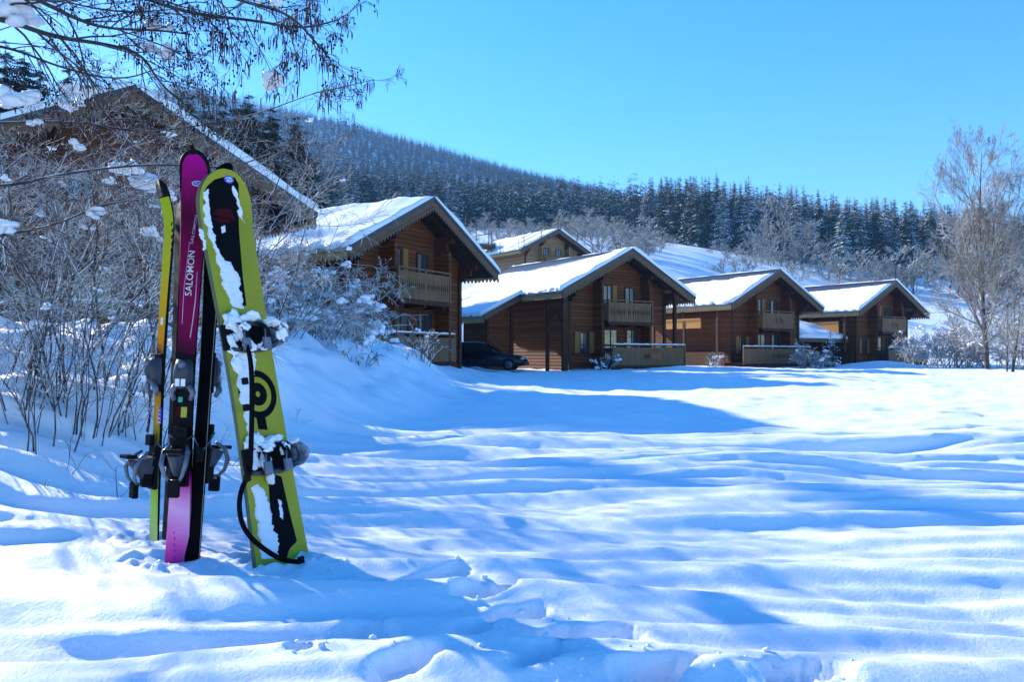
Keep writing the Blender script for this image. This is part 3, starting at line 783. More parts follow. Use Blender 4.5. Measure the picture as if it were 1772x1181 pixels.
# unseen spruces added at left, high thin crowns shaped to dapple the near snow
def high_proto(i):
    rnd = random.Random(450+i); tb, mb = spruce(rnd, 23, 2.7, 6, 5, 4, 6, 0.68); root = empty('shade_spruce', (0, 0, -500)); tb.build('trunk', M_bark, root); mb.build('crown', M_needle_dark, root); return root
HC = [high_proto(i) for i in range(2)]
for k, (x, y) in enumerate(((-16.9, 22.6), (-24.8, 23.2))):
    place_tree(HC[k % 2], (x, y, 0.6), k*2.3, (1, 1, 0.98+.03*(k % 3)), 'unseen high crowned spruce added beyond the left edge to shade the near snow', 'spruce', 'unseen high crowned spruces added to shade the near snow')
# named spruces near the meadow edge
s1 = spruce_proto('snowy_spruce', 511, 14, 3.0, 26, 12, 5, M_needle_snowy)
p = P(1456, 487, 172); place_tree(s1, (p.x, p.y, hz(p.x, p.y)), 0.3, 1.02, 'heavily snow laden spruce standing alone in front of the forest, above the farthest chalets', 'spruce', None)
s2 = spruce_proto('young_fir', 512, 2.6, 0.95, 12, 9, 4, M_needle_snowy)
p = P(1437, 640, 56); place_tree(s2, (p.x, p.y, hz(p.x, p.y)), 0.3, 1.0, 'small young fir loaded with snow in front of the carport', 'fir', None)

# ------------------------------------------------------------------ bare trees and shrubs
def grow(mb, p, d, L, r, lvl, rnd, kids, curve=0.25, droop=0.0, up=0.0, spread=0.8, k=3, segs=4, rmin=0.0015, lenf=0.55, tips=None):
    n = segs if lvl > 0 else max(3, segs-1)
    pts = [Vector(p)]; dd = Vector(d).normalized()
    for i in range(n):
        dd = dd+Vector((rnd.uniform(-1, 1), rnd.uniform(-1, 1), rnd.uniform(-1, 1)))*curve+Vector((0, 0, up-droop))
        dd.normalize(); pts.append(pts[-1]+dd*(L/n))
    re = max(rmin, r*0.45)
    rads = [r+(re-r)*i/n for i in range(n+1)]
    mb.tube(pts, rads, k if lvl < 2 else max(k, 5), cap=False)
    if tips is not None and lvl <= 1: tips.append((pts[-1], dd.copy(), pts))
    if lvl <= 0: return
    nk = kids[min(lvl, len(kids)-1)]
    for j in range(nk):
        t = rnd.uniform(0.22, 1.0) if j < nk-1 else 1.0
        f = t*n; i = min(n-1, int(f)); q = pts[i].lerp(pts[i+1], f-i); ax = (pts[i+1]-pts[i]).normalized()
        side = ax.cross(Vector((rnd.uniform(-1, 1), rnd.uniform(-1, 1), rnd.uniform(-1, 1))))
        if side.length < 1e-3: continue
        side.normalize(); a = rnd.uniform(0.35, 1.0)*spread
        nd = ax*math.cos(a)+side*math.sin(a)
        grow(mb, q, nd, L*lenf*rnd.uniform(0.7, 1.2)*(1.15-0.45*t), max(rmin, rads[i]*0.62), lvl-1, rnd, kids, curve, droop, up, spread, k, segs, rmin, lenf, tips)
def far_tree(seed, H, trunks=1, lvl=4, rmin=0.02, kids=(0, 5, 5, 6, 9), spread=0.75, up=0.08, lenf=0.5, r0=None, curve=0.13, el_=(.25, .95)):
    rnd = random.Random(seed); tr = MB(); cr = MB()
    for t in range(trunks):
        base = Vector((rnd.uniform(-.7, .7), rnd.uniform(-.7, .7), -0.3)) if trunks > 1 else Vector((0, 0, -.3))
        lean = Vector((base.x*0.12, base.y*0.12, 1)).normalized() if trunks > 1 else Vector((rnd.uniform(-.04, .04), 0, 1))
        h = H*(1 if t == 0 else rnd.uniform(0.6, 0.85)); n = 9; r = r0 or h*0.013
        pp = [base]; dd = lean.copy()
        for i in range(n):
            dd = (dd+Vector((rnd.uniform(-1, 1), rnd.uniform(-1, 1), 0.3))*0.05).normalized(); pp.append(pp[-1]+dd*h/n)
        rr = [r*(1-0.93*i/n) for i in range(n+1)]; tr.tube(pp, rr, 6, cap=False)
        nb = kids[-1]*2
        for j in range(nb):
            tt = 0.16+0.82*(j+rnd.random())/nb; f = tt*n; i = min(n-1, int(f)); q = pp[i].lerp(pp[i+1], f-i)
            a = rnd.uniform(0, 6.28); el = rnd.uniform(*el_)+0.35*tt
            d = Vector((math.cos(a)*math.cos(el), math.sin(a)*math.cos(el), math.sin(el)))
            grow(cr, q, d, h*(0.40*(1-tt)**0.7+0.10)*rnd.uniform(.7, 1.15), rr[i]*0.42, lvl-1, rnd, kids, curve, 0, up, spread, 3, 4, rmin, lenf)
    return tr, cr
def bare_proto(name, mat, **kw):
    tr, cr = far_tree(**kw); root = empty(name, (0, 0, -500)); tr.build('trunk', M_bark, root); cr.build('crown', mat, root); return root
# big trees at the right
bt = bare_proto('bare_tree', M_pale_twig, seed=21, H=15, trunks=2, lvl=4, rmin=0.007, kids=(0, 6, 7, 7, 20), r0=0.21, up=.06, el_=(.1, .95), curve=.15)
p = P(1720, 640, 47); place_tree(bt, (p.x, p.y, -0.05), 0.4, (0.66, 0.66, 0.86), 'tallest bare twin trunked tree at the right, its top reaching above the forest', 'tree', None)
bt2 = bare_proto('bare_tree', M_grey_twig, seed=22, H=12.5, trunks=2, lvl=4, rmin=0.007, kids=(0, 6, 6, 6, 14), r0=0.14, up=.03, el_=(0, .8), curve=.17)
p = P(1775, 640, 45); place_tree(bt2, (p.x, p.y, -0.05), 1.4, (0.8, 0.8, 0.88), 'bare leaning tree cut by the right edge of the view', 'tree', None)
bt3 = bare_proto('slender_bare_tree', M_pale_twig, seed=23, H=8, trunks=3, lvl=4, rmin=0.008, kids=(0, 5, 5, 5, 7), r0=0.07)
for (px, D, s, lb) in ((1650, 56, 0.62, 'small pale bare tree between the farthest chalet and the tallest bare tree'),
                       (1740, 41, 0.6, 'low pale bare tree at the foot of the two tall bare trees')):
    p = P(px, 640, D); place_tree(bt3, (p.x, p.y, -0.05), px, s, lb, 'tree', None)
# grey bare trees on the slope
GP = [bare_proto('grey_bare_tree', M_grey_twig, seed=31+i, H=11, trunks=2, lvl=4, rmin=0.022, kids=(0, 4, 5, 5, 7), spread=0.8, r0=0.12) for i in range(3)]
spots = [(1345,168,455,345),(1310,172,455,395),(1385,165,462,385),(1425,160,480,425)]
rr = random.Random(4)
for px in range(560, 1110, 30):
    spots.append((px+rr.uniform(-9, 9), rr.uniform(128, 205), None, rr.uniform(362, 408) if px < 860 or px > 960 else rr.uniform(376, 400)))
for px in range(1235, 1570, 19): spots.append((px+rr.uniform(-5, 5), rr.uniform(140, 184), None, np.interp(px, [1235, 1330, 1570], [425, 412, 455])+rr.uniform(8, 30)))
for px in (1040, 1070, 1095, 1115): spots.append((px, rr.uniform(118, 150), None, rr.uniform(395, 420)))
for px in (1500, 1530, 1575, 1610, 1640, 1250, 1280, 1325, 1355, 1395, 1685, 1720, 1755): spots.append((px, rr.uniform(115, 170), None, rr.uniform(430, 458)))
for px in range(815, 1160, 9): spots.append((px+rr.uniform(-6, 6), rr.uniform(140, 215) if px < 1050 else rr.uniform(125, 185), None, rr.uniform(378, 402) if px < 1080 else rr.uniform(395, 425)))
for k, (px, D, _, ty) in enumerate(spots):
    p = P(px, 500, D); zg = hz(p.x, p.y); top = CAMZ+(HZ-ty)/F*D; s = max(0.25, (top-zg)/(11 if k == 0 else 8.8))
    if k == 0: lb, g = 'large round crowned grey bare tree before the forest, left of the snowy spruce', None
    else: lb, g = 'frosted grey bare tree on the slope below the forest', 'frosted bare trees on the slope'
    place_tree(GP[k % 3], (p.x, D, zg-.1-(2.2*s if k else 0)), k*2.1, (s*1.7 if k else s*1.1, s*1.7 if k else s*1.1, s), lb, 'tree', g)

# ------------------------------------------------------------------ shrubs
def shrub(name, base, n, H, lean, sprd, seed, mat, lvl=3, kids=(0, 5, 6, 7), r=0.010, droop=0.03, rmin=0.0016, snow=10, rad=0.35, label='', group=None, arch=0.0, clump=0.06, k=3, lenf=0.5, cat='shrub', curve=0.22):
    rnd = random.Random(seed); root = empty(name, base, 0, label, cat, group)
    mb = MB(); tips = []
    for i in range(n):
        a = rnd.uniform(0, 6.28); rr_ = rad*math.sqrt(rnd.random())
        p0 = Vector((rr_*math.cos(a), rr_*math.sin(a), -0.08))
        d = Vector((math.cos(a)*sprd*rnd.uniform(.2, 1)+lean[0], math.sin(a)*sprd*rnd.uniform(.2, 1)+lean[1], 1))
        grow(mb, p0, d, H*rnd.uniform(0.6, 1.1), r*rnd.uniform(.6, 1.3), lvl, rnd, kids, curve, droop+arch*rnd.random(), 0, 0.95, k, 6, rmin, lenf, tips)
    mb.build('branches', mat, root)
    if snow and tips:
        for i in range(snow):
            tp = rnd.choice(tips); c = tp[2][rnd.randrange(len(tp[2]))]; sb = MB(); q = clump*rnd.uniform(0.25, 1.0)
            for j in range(4):
                sb.lump(c+Vector((rnd.uniform(-q, q), rnd.uniform(-q, q), rnd.uniform(-.5, .5)*q))*1.0, (q*rnd.uniform(.35, .9), q*rnd.uniform(.35, .9), q*rnd.uniform(.35, .6)), rnd.random()*50, 9, 6, 0.5)
            sb.build('snow_clump', M_snow_clump, root)
    return root
def gz(px, D): 
    x = (px-CX)/F*D; return (x, D, hz(x, D))
TH = 'bare shrubs of the left thicket'
shrub('bare_shrub', gz(-30, 6.4), 11, 1.9, (0.05, 0), 0.35, 1, M_twig, kids=(0, 5, 6, 6), snow=5, label='bare frosted shrub at the left edge of the thicket', group=TH)
shrub('bare_shrub', gz(120, 6.3), 13, 1.75, (-0.1, 0), 0.4, 2, M_twig, kids=(0, 5, 6, 6), snow=6, label='dense dark stemmed shrub in the middle of the left thicket', group=TH)
shrub('bare_shrub', gz(235, 6.9), 9, 1.7, (0.1, 0), 0.4, 3, M_twig, kids=(0, 5, 6, 6), snow=5, label='bare shrub just behind the yellow ski tips', group=TH)
shrub('bare_shrub', gz(60, 8.4), 9, 1.9, (0.05, 0), 0.45, 4, M_twig, kids=(0, 5, 6, 6), snow=7, rad=0.6, label='tall bare shrub in front of the large shaded chalet', group=TH)
shrub('bare_shrub', gz(330, 9.6), 10, 2.4, (0.0, 0), 0.3, 5, M_twig, kids=(0, 5, 6, 6), snow=5, rad=0.6, label='tall bare shrub rising behind the pink ski', group=TH)
shrub('bare_shrub', gz(440, 11.0), 7, 2.4, (-0.02, 0), 0.16, 6, M_twig, kids=(0, 5, 6, 6), snow=3, rad=0.5, label='slender upright bare shrub right of the snowboard tip', group=TH)
for k, (px, D, n, H) in enumerate(((20, 5.7, 24, 1.0), (95, 5.5, 16, .9), (165, 5.9, 22, 1.0), (250, 5.9, 8, .6))):
    shrub('undergrowth_shrub', gz(px, D), n, H, (0.1, 0), 0.35, 60+k, M_twig, lvl=2, kids=(0, 4, 5), snow=3, r=.006, clump=.05,
          label=['low leafless undergrowth at the left edge of the snow bank', 'low leafless undergrowth below the dark stemmed shrub', 'low undergrowth stems in front of the thicket, left of the skis', 'sparse undergrowth stems beside the yellow skis'][k])
# bending snowy bush in front of the nearest chalet
BG = 'snowy bushes before the nearest chalet'
for k, (px, D, n, H, ln, lb) in enumerate(((500, 13.0, 20, 1.15, 0.25, 'snow covered tangled bush right of the snowboard'), (525, 15.0, 22, 1.3, 0.22, 'arching snow covered bush in front of the nearest chalet'),
        (560, 17.5, 16, 0.95, 0.05, 'snow covered bush at the left end of the nearest terrace'), (455, 15.5, 16, 1.6, 0.0, 'snowy bush partly behind the snowboard'))):
    shrub('snowy_bush', gz(px, D), n, H, (ln, 0), 0.7, 80+k, M_pale_twig, kids=(0, 4, 5, 6), snow=46, r=.012, rmin=.0035, arch=0.14, clump=.10, rad=.9, label=lb, group=BG)
shrub('arching_shrub', gz(490, 12.5), 4, 2.1, (0.7, 0.1), 0.12, 95, M_pale_twig, lvl=3, kids=(0, 4, 4, 6), snow=5, r=.012, rmin=.003, arch=.13, clump=.05, rad=.2, label='long snowy twigs arching over the bush towards the nearest balcony')
# plants between and beside the chalets
shrub('snowy_shrub', gz(1402, 55), 24, 1.35, (0, 0), 0.5, 101, M_pale_twig, kids=(0, 4, 5, 5), snow=24, r=.03, rmin=.012, clump=.16, rad=.9, label='dark shrub with snow lumps between the two last chalets')
for k, (px, D) in enumerate(((1595, 60), (1640, 52), (1672, 50), (1735, 49), (1775, 52))):
    shrub('snowy_shrub', gz(px, D), 24, 2.2, (0, 0), 0.8, 110+k, M_pale_twig, kids=(0, 4, 5, 5), snow=20, r=.025, rmin=.010, clump=.2, rad=1.3,
          label=['snowy shrub against the right wall of the farthest chalet', 'snowy shrub just right of the farthest chalet', 'snowy shrub left of the tallest bare tree', 'snowy shrub under the tallest bare tree', 'snowy shrub at the right edge of the view'][k])
shrub('snowy_shrub', gz(1048, 44.5), 12, 0.8, (0, 0), 0.7, 120, M_twig, lvl=2, kids=(0, 4, 5), snow=10, r=.02, rmin=.008, clump=.14, rad=.5, label='little snowy plant before the corner of the chalet by the car')
shrub('snowy_shrub', gz(1233, 52), 12, 0.8, (0, 0), 0.7, 121, M_twig, lvl=2, kids=(0, 4, 5), snow=6, r=.02, rmin=.008, clump=.14, rad=.5, label='little twiggy plant near the terrace left of the carport')
shrub('snowy_sprig', gz(618, 13.8), 14, 0.28, (0, 0), 1.2, 122, M_twig, lvl=2, kids=(0, 4, 5), snow=5, r=.008, rmin=.004, clump=.05, rad=.25, label='low dark sprig poking out of the snow bank below the snowy bush', cat='plant')
shrub('snowy_sprig', gz(735, 24), 10, 0.9, (0, 0), .5, 123, M_twig, lvl=2, kids=(0, 4, 5), snow=5, r=.012, rmin=.006, clump=.07, rad=.2, label='bare twigs in the snow before the lower railing of the nearest chalet', cat='plant')
for k, (px, D, H) in enumerate(((512, 8.2, .22), (380, 5.6, .45), (375, 6.4, .4), (110, 4.9, .3), (205, 4.7, .3), (255, 5.2, .35), (1668, 7.6, .12), (300, 5.9, .3), (60, 4.6, .12), (90, 4.4, .06))):
    shrub('twig', gz(px, D), 2, H, (0.5, 0), 0.5, 130+k, M_twig, lvl=1, kids=(0, 3), snow=0, r=.0035, rmin=.0018, rad=.02, cat='twig',
          label=['thin twig poking out of the sunlit patch right of the snowboard', 'twig sticking out right of the black ski', 'upper twig behind the black ski in the bank', 'short twig in the snow below the left thicket',
                 'bent twig in the snow left of the ski bindings', 'twig behind the yellow ski binding', 'tiny twig alone in the snow at the far right', 'twig in the bank behind the skis', 'dark stub at the left in the snow', 'tiny dark stub in the snow at the lower left'][k])

# ------------------------------------------------------------------ alder whose branches overhang the view
ad = empty('alder_tree', (-3.6, 3.2, hz(-3.6, 3.2)), 0, 'alder reaching in from the left with drooping twigs, catkins and little cones', 'tree')
ax, ay, az = ad.location
def L_(px, py, D): return P(px, py, D)-Vector((ax, ay, az))
rnd = random.Random(17); tb = MB()
tb.tube([(0, 0, -0.2), (0.02, 0.05, 0.9), (-0.05, 0.1, 1.9), (0.0, 0.15, 2.8), (0.05, 0.1, 3.8)], [0.11, 0.095, 0.085, 0.065, 0.03], 9); tb.build('trunk', M_alder, ad)
limbs = [([(-420,-40,3.5),(-100,10,3.9),(0,40,4.2),(95,58,4.3),(170,78,4.5),(232,92,4.6),(290,140,4.8),(335,180,5.0)], .017),
         ([(-420,-40,3.5),(-60,-60,3.8),(80,2,4.0),(150,30,4.1),(200,45,4.2),(270,62,4.3),(340,58,4.4)], .013),
         ([(-300,-220,3.4),(60,-90,3.7),(230,-15,3.9),(330,18,4.0),(430,40,4.1),(520,48,4.2),(600,36,4.3)], .012),
         ([(-300,-220,3.4),(120,-130,3.5),(330,-50,3.7),(420,-5,3.8),(500,28,3.9),(560,80,4.0),(585,100,4.0)], .011),
         ([(-420,60,3.5),(-150,60,4.4),(0,75,4.8),(110,120,5.1),(200,150,5.3),(290,125,5.5)], .011),
         ([(-420,200,3.7),(-150,230,4.6),(0,222,5.2),(160,215,5.5),(250,232,5.7),(330,214,5.9),(450,206,6.2),(520,172,6.4),(560,170,6.5),(650,140,6.8)], .007),
         ([(-420,240,3.7),(-150,300,4.4),(0,330,5.0),(120,300,5.3),(260,290,5.6),(390,285,5.8),(480,255,6.0)], .012),
         ([(-420,360,3.9),(-100,420,4.6),(60,400,5.0),(170,345,5.2),(260,340,5.5)], .010)]
LB = MB(); tips = []; perch = []
for pts_, r in limbs:
    pp = [L_(q[0]+rnd.uniform(-14, 14), q[1]+rnd.uniform(-11, 11), q[2]+rnd.uniform(-.12, .12)) for q in pts_]; 
    for j in range(2):                       # round the polyline
        np_ = [pp[0]]
        for a, b in zip(pp, pp[1:]): np_ += [a.lerp(b, .25), a.lerp(b, .75)]
        pp = np_+[pp[-1]]
    n = len(pp)-1; rads = [r*(1-0.85*i/n)+0.0015 for i in range(n+1)]
    lb = MB(); lb.tube(pp, rads, 6, cap=False); sub = []; perch += [a.lerp(b, k/6) for a, b in zip(pp, pp[1:]) for k in range(6)]
    nk = 19
    for j in range(nk):
        t = 0.25+0.75*(j+rnd.random())/nk; i = min(n-1, int(t*n)); q = pp[i]; axd = (pp[i+1]-pp[i]).normalized()
        side = axd.cross(Vector((rnd.uniform(-1, 1), rnd.uniform(-.6, .6), rnd.uniform(-1, 1)))).normalized(); a = rnd.uniform(.4, 1.0)
        grow(lb, q, axd*math.cos(a)+side*math.sin(a), rnd.uniform(.35, .8)*(1.15-.75*t)*(0.62 if r in (.013, .012, .011, .017) and pp[-1].x > 2.4 else 1), max(.0025, rads[i]*0.5), 2, rnd, (0, 5, 5), 0.20, 0.05, 0, 0.85, 3, 5, .0011, 0.55, tips)
    lb.build('branch', M_alder, ad)
ck = MB(); cn = MB(); nck = 0
for (e, d, pp) in tips:
    w = e+Vector((ax, ay, az)); px = CX+F*w.x/w.y; py = HZ-F*(w.z-CAMZ)/w.y
    if py > 260 or px < -100: continue
    pr = (0.34 if px < 560 else .15) if px > 360 else 0.10
    if rnd.random() < pr and py < 230:
        for c in range(rnd.choice((1, 2, 2, 3))):
            L = rnd.uniform(.035, .075)*(1 if w.y < 5 else 1.1); o = Vector((rnd.uniform(-.02, .02), rnd.uniform(-.02, .02), 0))
            ck.tube([e, e+o*.5-Vector((0, 0, .012)), e+o-Vector((0, 0, .018)), e+o*1.1-Vector((0, 0, L*.6)), e+o*1.2-Vector((0, 0, L))], [.0008, .001, .0024, .0026, .001], 5)
            nck += 1
    if rnd.random() < (0.30 if px < 420 else 0.15):
        for c in range(rnd.choice((1, 2, 3))):
            q = pp[rnd.randrange(1, len(pp))]+Vector((rnd.uniform(-.02, .02), rnd.uniform(-.02, .02), rnd.uniform(-.03, .0)))
            cn.ball(q, (.0048, .0048, .007), 6, 4, jit=.15)
tag(ck.build('catkins', M_catkin, ad), kind='stuff'); tag(cn.build('cones', M_cone, ad), kind='stuff')
for (px, py, D, s) in ((28,42,4.2,.09),(40,20,4.2,.07),(265,58,4.4,.055),(285,95,4.7,.06),(262,88,4.7,.045),(285,52,4.4,.035),(140,165,5.3,.08),(30,180,5.3,.09),(128,185,5.3,.06),(8,178,5.2,.08),
                       (475,148,6.0,.06),(222,300,7.4,.10),(252,325,7.5,.10),(170,370,5.3,.06),(262,405,5.5,.06),(60,215,5.2,.04),(135,255,5.4,.05),(0,385,5.0,.07),(478,5,3.9,.03),(450,3,3.9,.02)):
    sb = MB(); c = L_(px, py, D); ray = (P(px, py, D)-Vector((0, 0, CAMZ))).normalized(); o_ = Vector((0, 0, CAMZ))-Vector((ax, ay, az))
    c = min(perch+[q for t_ in tips for q in t_[2]], key=lambda q: (q-o_-ray*(q-o_).dot(ray)).length+abs((q-c).length)*.03)+Vector((0, 0, s*.25))
    for j in range(7): sb.lump(c+Vector((rnd.uniform(-1, 1), rnd.uniform(-1, 1), rnd.uniform(-.6, .6)))*s*.7, (s*rnd.uniform(.3, .7), s*rnd.uniform(.3, .7), s*rnd.uniform(.25, .55)), rnd.random()*50, 14, 9, 0.5)
    sb.build('snow_clump', M_snow_clump, ad)
# ------------------------------------------------------------------ car
def smooth_poly(pts, it=2):
    for _ in range(it):
        o = []
        for a, b in zip(pts, pts[1:]): o += [((a[0]*.75+b[0]*.25), (a[1]*.75+b[1]*.25)), ((a[0]*.25+b[0]*.75), (a[1]*.25+b[1]*.75))]
        pts = [pts[0]]+o+[pts[-1]]
    return pts
def loft(mb, secs, m=0, cap=True):
    n = len(secs[0]); vs = [p for s in secs for p in s]; fs = []
    for i in range(len(secs)-1):
        for j in range(n):
            a = i*n+j; b = i*n+(j+1) % n; fs.append((a, b, b+n, a+n))
    if cap: fs.append(tuple(range(n-1, -1, -1))); fs.append(tuple(range((len(secs)-1)*n, len(secs)*n)))
    mb.add(vs, fs, m, True)
M_car = plain('dark_car_paint', (0.003, 0.004, 0.006), 0.25, 0.3, var=.05)
M_carglass = plain('car_glass', (0.01, 0.014, 0.014), 0.05, 0.8, var=.02)
M_tyre = plain('tyre', (0.012, 0.012, 0.012), 0.9, 0.2); M_rim = plain('wheel_rim', (0.10, 0.11, 0.12), 0.4, 0.5, 0.5)
M_lamp = plain('headlamp_glass', (0.35, 0.38, 0.42), 0.1, 0.8)
D = 42.0; carp = P(838, 640, D)
car = empty('parked_car', (carp.x, D, hz(carp.x, D)+0.02), R(-8), 'dark estate car parked nose right beside the wooden chalet with the annex', 'car')
# stations along x: (x, half width, belt z, low z)
body = MB(); secs = []
top = [(-2.15,.80),(-2.12,.95),(-1.6,.98),(0.0,.98),(0.72,.94),(1.2,.88),(1.75,.76),(2.05,.66),(2.16,.55),(2.18,.42)]
for (x, zt_) in top:
    hw = 0.84*(1-0.10*max(0, abs(x)-1.4)/0.8*1.6); zl = 0.20 if abs(x) < 2.0 else 0.26
    s_ = [(-hw*.92, zl), (-hw, zl+.12), (-hw, zt_-.16), (-hw*.93, zt_-.03), (-hw*.6, zt_+.02*0+.0), (hw*.6, zt_), (hw*.93, zt_-.03), (hw, zt_-.16), (hw, zl+.12), (hw*.92, zl)]
    secs.append([Vector((x, a, b)) for a, b in s_])
loft(body, secs); bo = body.build('body', M_car, car, bevel=0.02)
gh = MB(); secs = []
for (x, z, hw) in ((-2.05, .97, .72), (-1.85, 1.40, .62), (-1.2, 1.45, .62), (-.2, 1.45, .62), (.12, 1.40, .63), (.95, .93, .74)):
    secs.append([Vector((x, -hw-.06*(1.45-z), .90)), Vector((x, -hw, max(z-.04, .91))), Vector((x, -hw*.8, max(z, .92))), Vector((x, hw*.8, max(z, .92))), Vector((x, hw, max(z-.04, .91))), Vector((x, hw+.06*(1.45-z), .90))])
loft(gh, secs); gh.build('roof', M_car, bo)
for s in (-1, 1):
    g = MB()
    for poly in ([(-1.75, .97), (-1.0, .97), (-1.0, 1.36), (-1.72, 1.33)], [(-.92, .97), (-.12, .97), (-.12, 1.36), (-.92, 1.37)], [(-.05, .97), (.72, .97), (.16, 1.30), (-.05, 1.35)]):
        k = MB(); yy = lambda z: s*(0.735-(z-.97)*0.19)
        k.add([(x, yy(z), z) for x, z in poly]+[(x, yy(z)-s*.03, z) for x, z in poly], [(0,1,2,3),(7,6,5,4),(0,4,5,1),(1,5,6,2),(2,6,7,3),(3,7,4,0)])
        k.build('side_window', M_carglass, bo)
    for x in (-1.35, 1.38):
        t = MB(); t.tube([(x, s*.68, .31), (x, s*.86, .31)], .31, 24); wo_ = t.build('wheel', M_tyre, car)
        t = MB(); t.tube([(x, s*.84, .31), (x, s*.872, .31)], .20, 20)
        for k in range(5):
            a = 1.2566*k; t.tube([(x, s*.875, .31), (x+.19*math.cos(a), s*.875, .31+.19*math.sin(a))], .022, 4)
        t.build('rim', M_rim, wo_)
    t = MB(); t.ball((2.03, s*.56, .60), (.14, .20, .075), 12, 8); t.build('headlight', M_lamp, car)
    t = MB(); t.ball((.62, s*.90, 1.0), (.08, .11, .07), 10, 6); t.build('wing_mirror', M_car, car)
g = MB(); g.add([(.20, -.56, 1.385), (.20, .56, 1.385), (.90, .66, .985), (.90, -.66, .985), (.20, -.56, 1.41), (.20, .56, 1.41), (.92, .66, 1.0), (.92, -.66, 1.0)], [(0,1,2,3),(7,6,5,4),(0,4,5,1),(1,5,6,2),(2,6,7,3),(3,7,4,0)]); g.build('windscreen', M_carglass, bo)
g = MB(); g.box((2.13, -.5, .44), (2.19, .5, .56)); g.build('grille', M_tyre, car)
g = MB(); g.box((2.02, -.74, .24), (2.24, .74, .42)); g.build('bumper', M_car, car, bevel=.04)

# ------------------------------------------------------------------ skis and snowboard
def frame(B, T, n):
    z = (T-B).normalized(); n = Vector(n); y = -(n-z*n.dot(z)).normalized(); x = y.cross(z)
    M = Matrix((x, y, z)).transposed().to_4x4(); M.translation = B; return M
def plane_px(M, px, py, yoff=0.0):
    # where the sight line through a photo pixel meets the board plane y=yoff, in board coordinates (x, z)
    o = Vector((0, 0, CAMZ)); d = Vector(((px-CX)/F, 1, (HZ-py)/F)); Mi = M.inverted()
    o = Mi @ o; d = (Mi.to_3x3() @ d); t = (yoff-o.y)/d.y; p = o+d*t; return (p.x, p.z)
def ski_curve(z, L, curl, cl, camber=0.006):
    y = -camber*math.sin(math.pi*min(1, z/(L-cl)))
    if z > L-cl: s = (z-(L-cl))/cl; y -= curl*s*s
    return y
def ski_body(root, name, L, wf, curl, cl, th, mats, tailcurl=0.01, n=60):
    mb = MB(); secs = []
    zs = [L*(i/n) for i in range(n)]+[L*(1-0.012), L*(1-.006), L*(1-0.003), L*(1-.0008)]
    zs = sorted(set([z for z in zs if z < L*(1-0.0007)]))
    for z in zs:
        w = wf(z)/2; y = ski_curve(z, L, curl, cl); t = th(z)
        secs.append([Vector((-w, y, z)), Vector((-w*0.93, y-t, z)), Vector((w*.93, y-t, z)), Vector((w, y, z))])
    nsec = len(secs); vs = [p for s in secs for p in s]; fs = []; ms = []
    for i in range(nsec-1):
        for j in range(4):
            a = i*4+j; b = i*4+(j+1) % 4; mb.add([vs[a], vs[b], vs[b+4], vs[a+4]], [(0, 1, 2, 3)], {0: 2, 1: 0, 2: 2, 3: 1}[j])
    mb.add(secs[0], [(0, 1, 2, 3)], 2); mb.add(secs[-1], [(3, 2, 1, 0)], 2)
    return mb.build(name, mats, root)
def wfun(L, wt, ww, wb, tl=0.10, contact=0.82):
    def f(z):
        s = z/L
        if s < 0.45: w = ww+(wb-ww)*((0.45-s)/0.45)**1.7
        else: w = ww+(wt-ww)*(min(1, (s-0.45)/(contact-0.45)))**1.8
        r = tl*L
        if z > L-r: q = (z-(L-r))/r; w *= math.sqrt(max(0.0, 1-q**2.3))
        if z < 0.012*L: w *= 0.85
        return max(w, 0.003)
    return f
def gradz(name, stops, L, rough=0.25, spec=0.5, xn=0.0, coat=0.3):
    t = NT(name); co = t.coord(); sp = t.n('ShaderNodeSeparateXYZ'); t.l(co, sp.inputs[0])
    n = t.noise(co, 14, 3); z = t.math('DIVIDE', sp.outputs[2], L)
    z = t.math('ADD', z, t.math('MULTIPLY', t.math('SUBTRACT', n, 0.5), xn))
    z = t.math('ADD', z, t.math('MULTIPLY', sp.outputs[0], 0.25 if xn else 0))
    t.l(t.ramp(z, stops), t.b.inputs['Base Color']); t.b.inputs['Coat Weight'].default_value = coat
    return t.done(rough, spec)
M_blk = plain('black_plastic', (0.004, 0.0045, 0.006), 0.6, 0.10, var=.1); M_base = plain('black_ski_base', (0.002, 0.002, 0.003), 0.7, 0.04)
M_edge = plain('steel_edge', (0.30, 0.26, 0.20), 0.45, 0.4, 0.8); M_greyp = plain('grey_binding_plastic', (0.040, 0.050, 0.070), 0.45, 0.35, scale=30)
M_silver = plain('silver_binding', (0.13, 0.15, 0.20), 0.35, 0.45, 0.2, scale=30); M_white = plain('white_print', (0.75, 0.76, 0.80), 0.5)
M_pinkprint = plain('pale_print', (0.62, 0.45, 0.66), 0.5)
M_hb = plain('pale_highback', (0.20, 0.24, 0.32), 0.45, 0.35, var=.3, scale=30); M_blue = plain('blue_sticker', (0.02, 0.07, 0.60), 0.4); M_red = plain('red_print', (0.05, 0.001, 0.005), 0.7, 0.1); M_cyan = plain('cyan_sticker', (0.02, 0.42, 0.35), 0.4)
M_ylw = plain('yellow_sticker', (0.36, 0.40, 0.02), 0.4); M_purple = plain('purple_sticker', (0.09, 0.02, 0.5), 0.4); M_orange = plain('orange_sticker', (0.65, 0.22, 0.03), 0.4)
M_strap = plain('black_strap', (0.003, 0.003, 0.004), 0.8, 0.08)
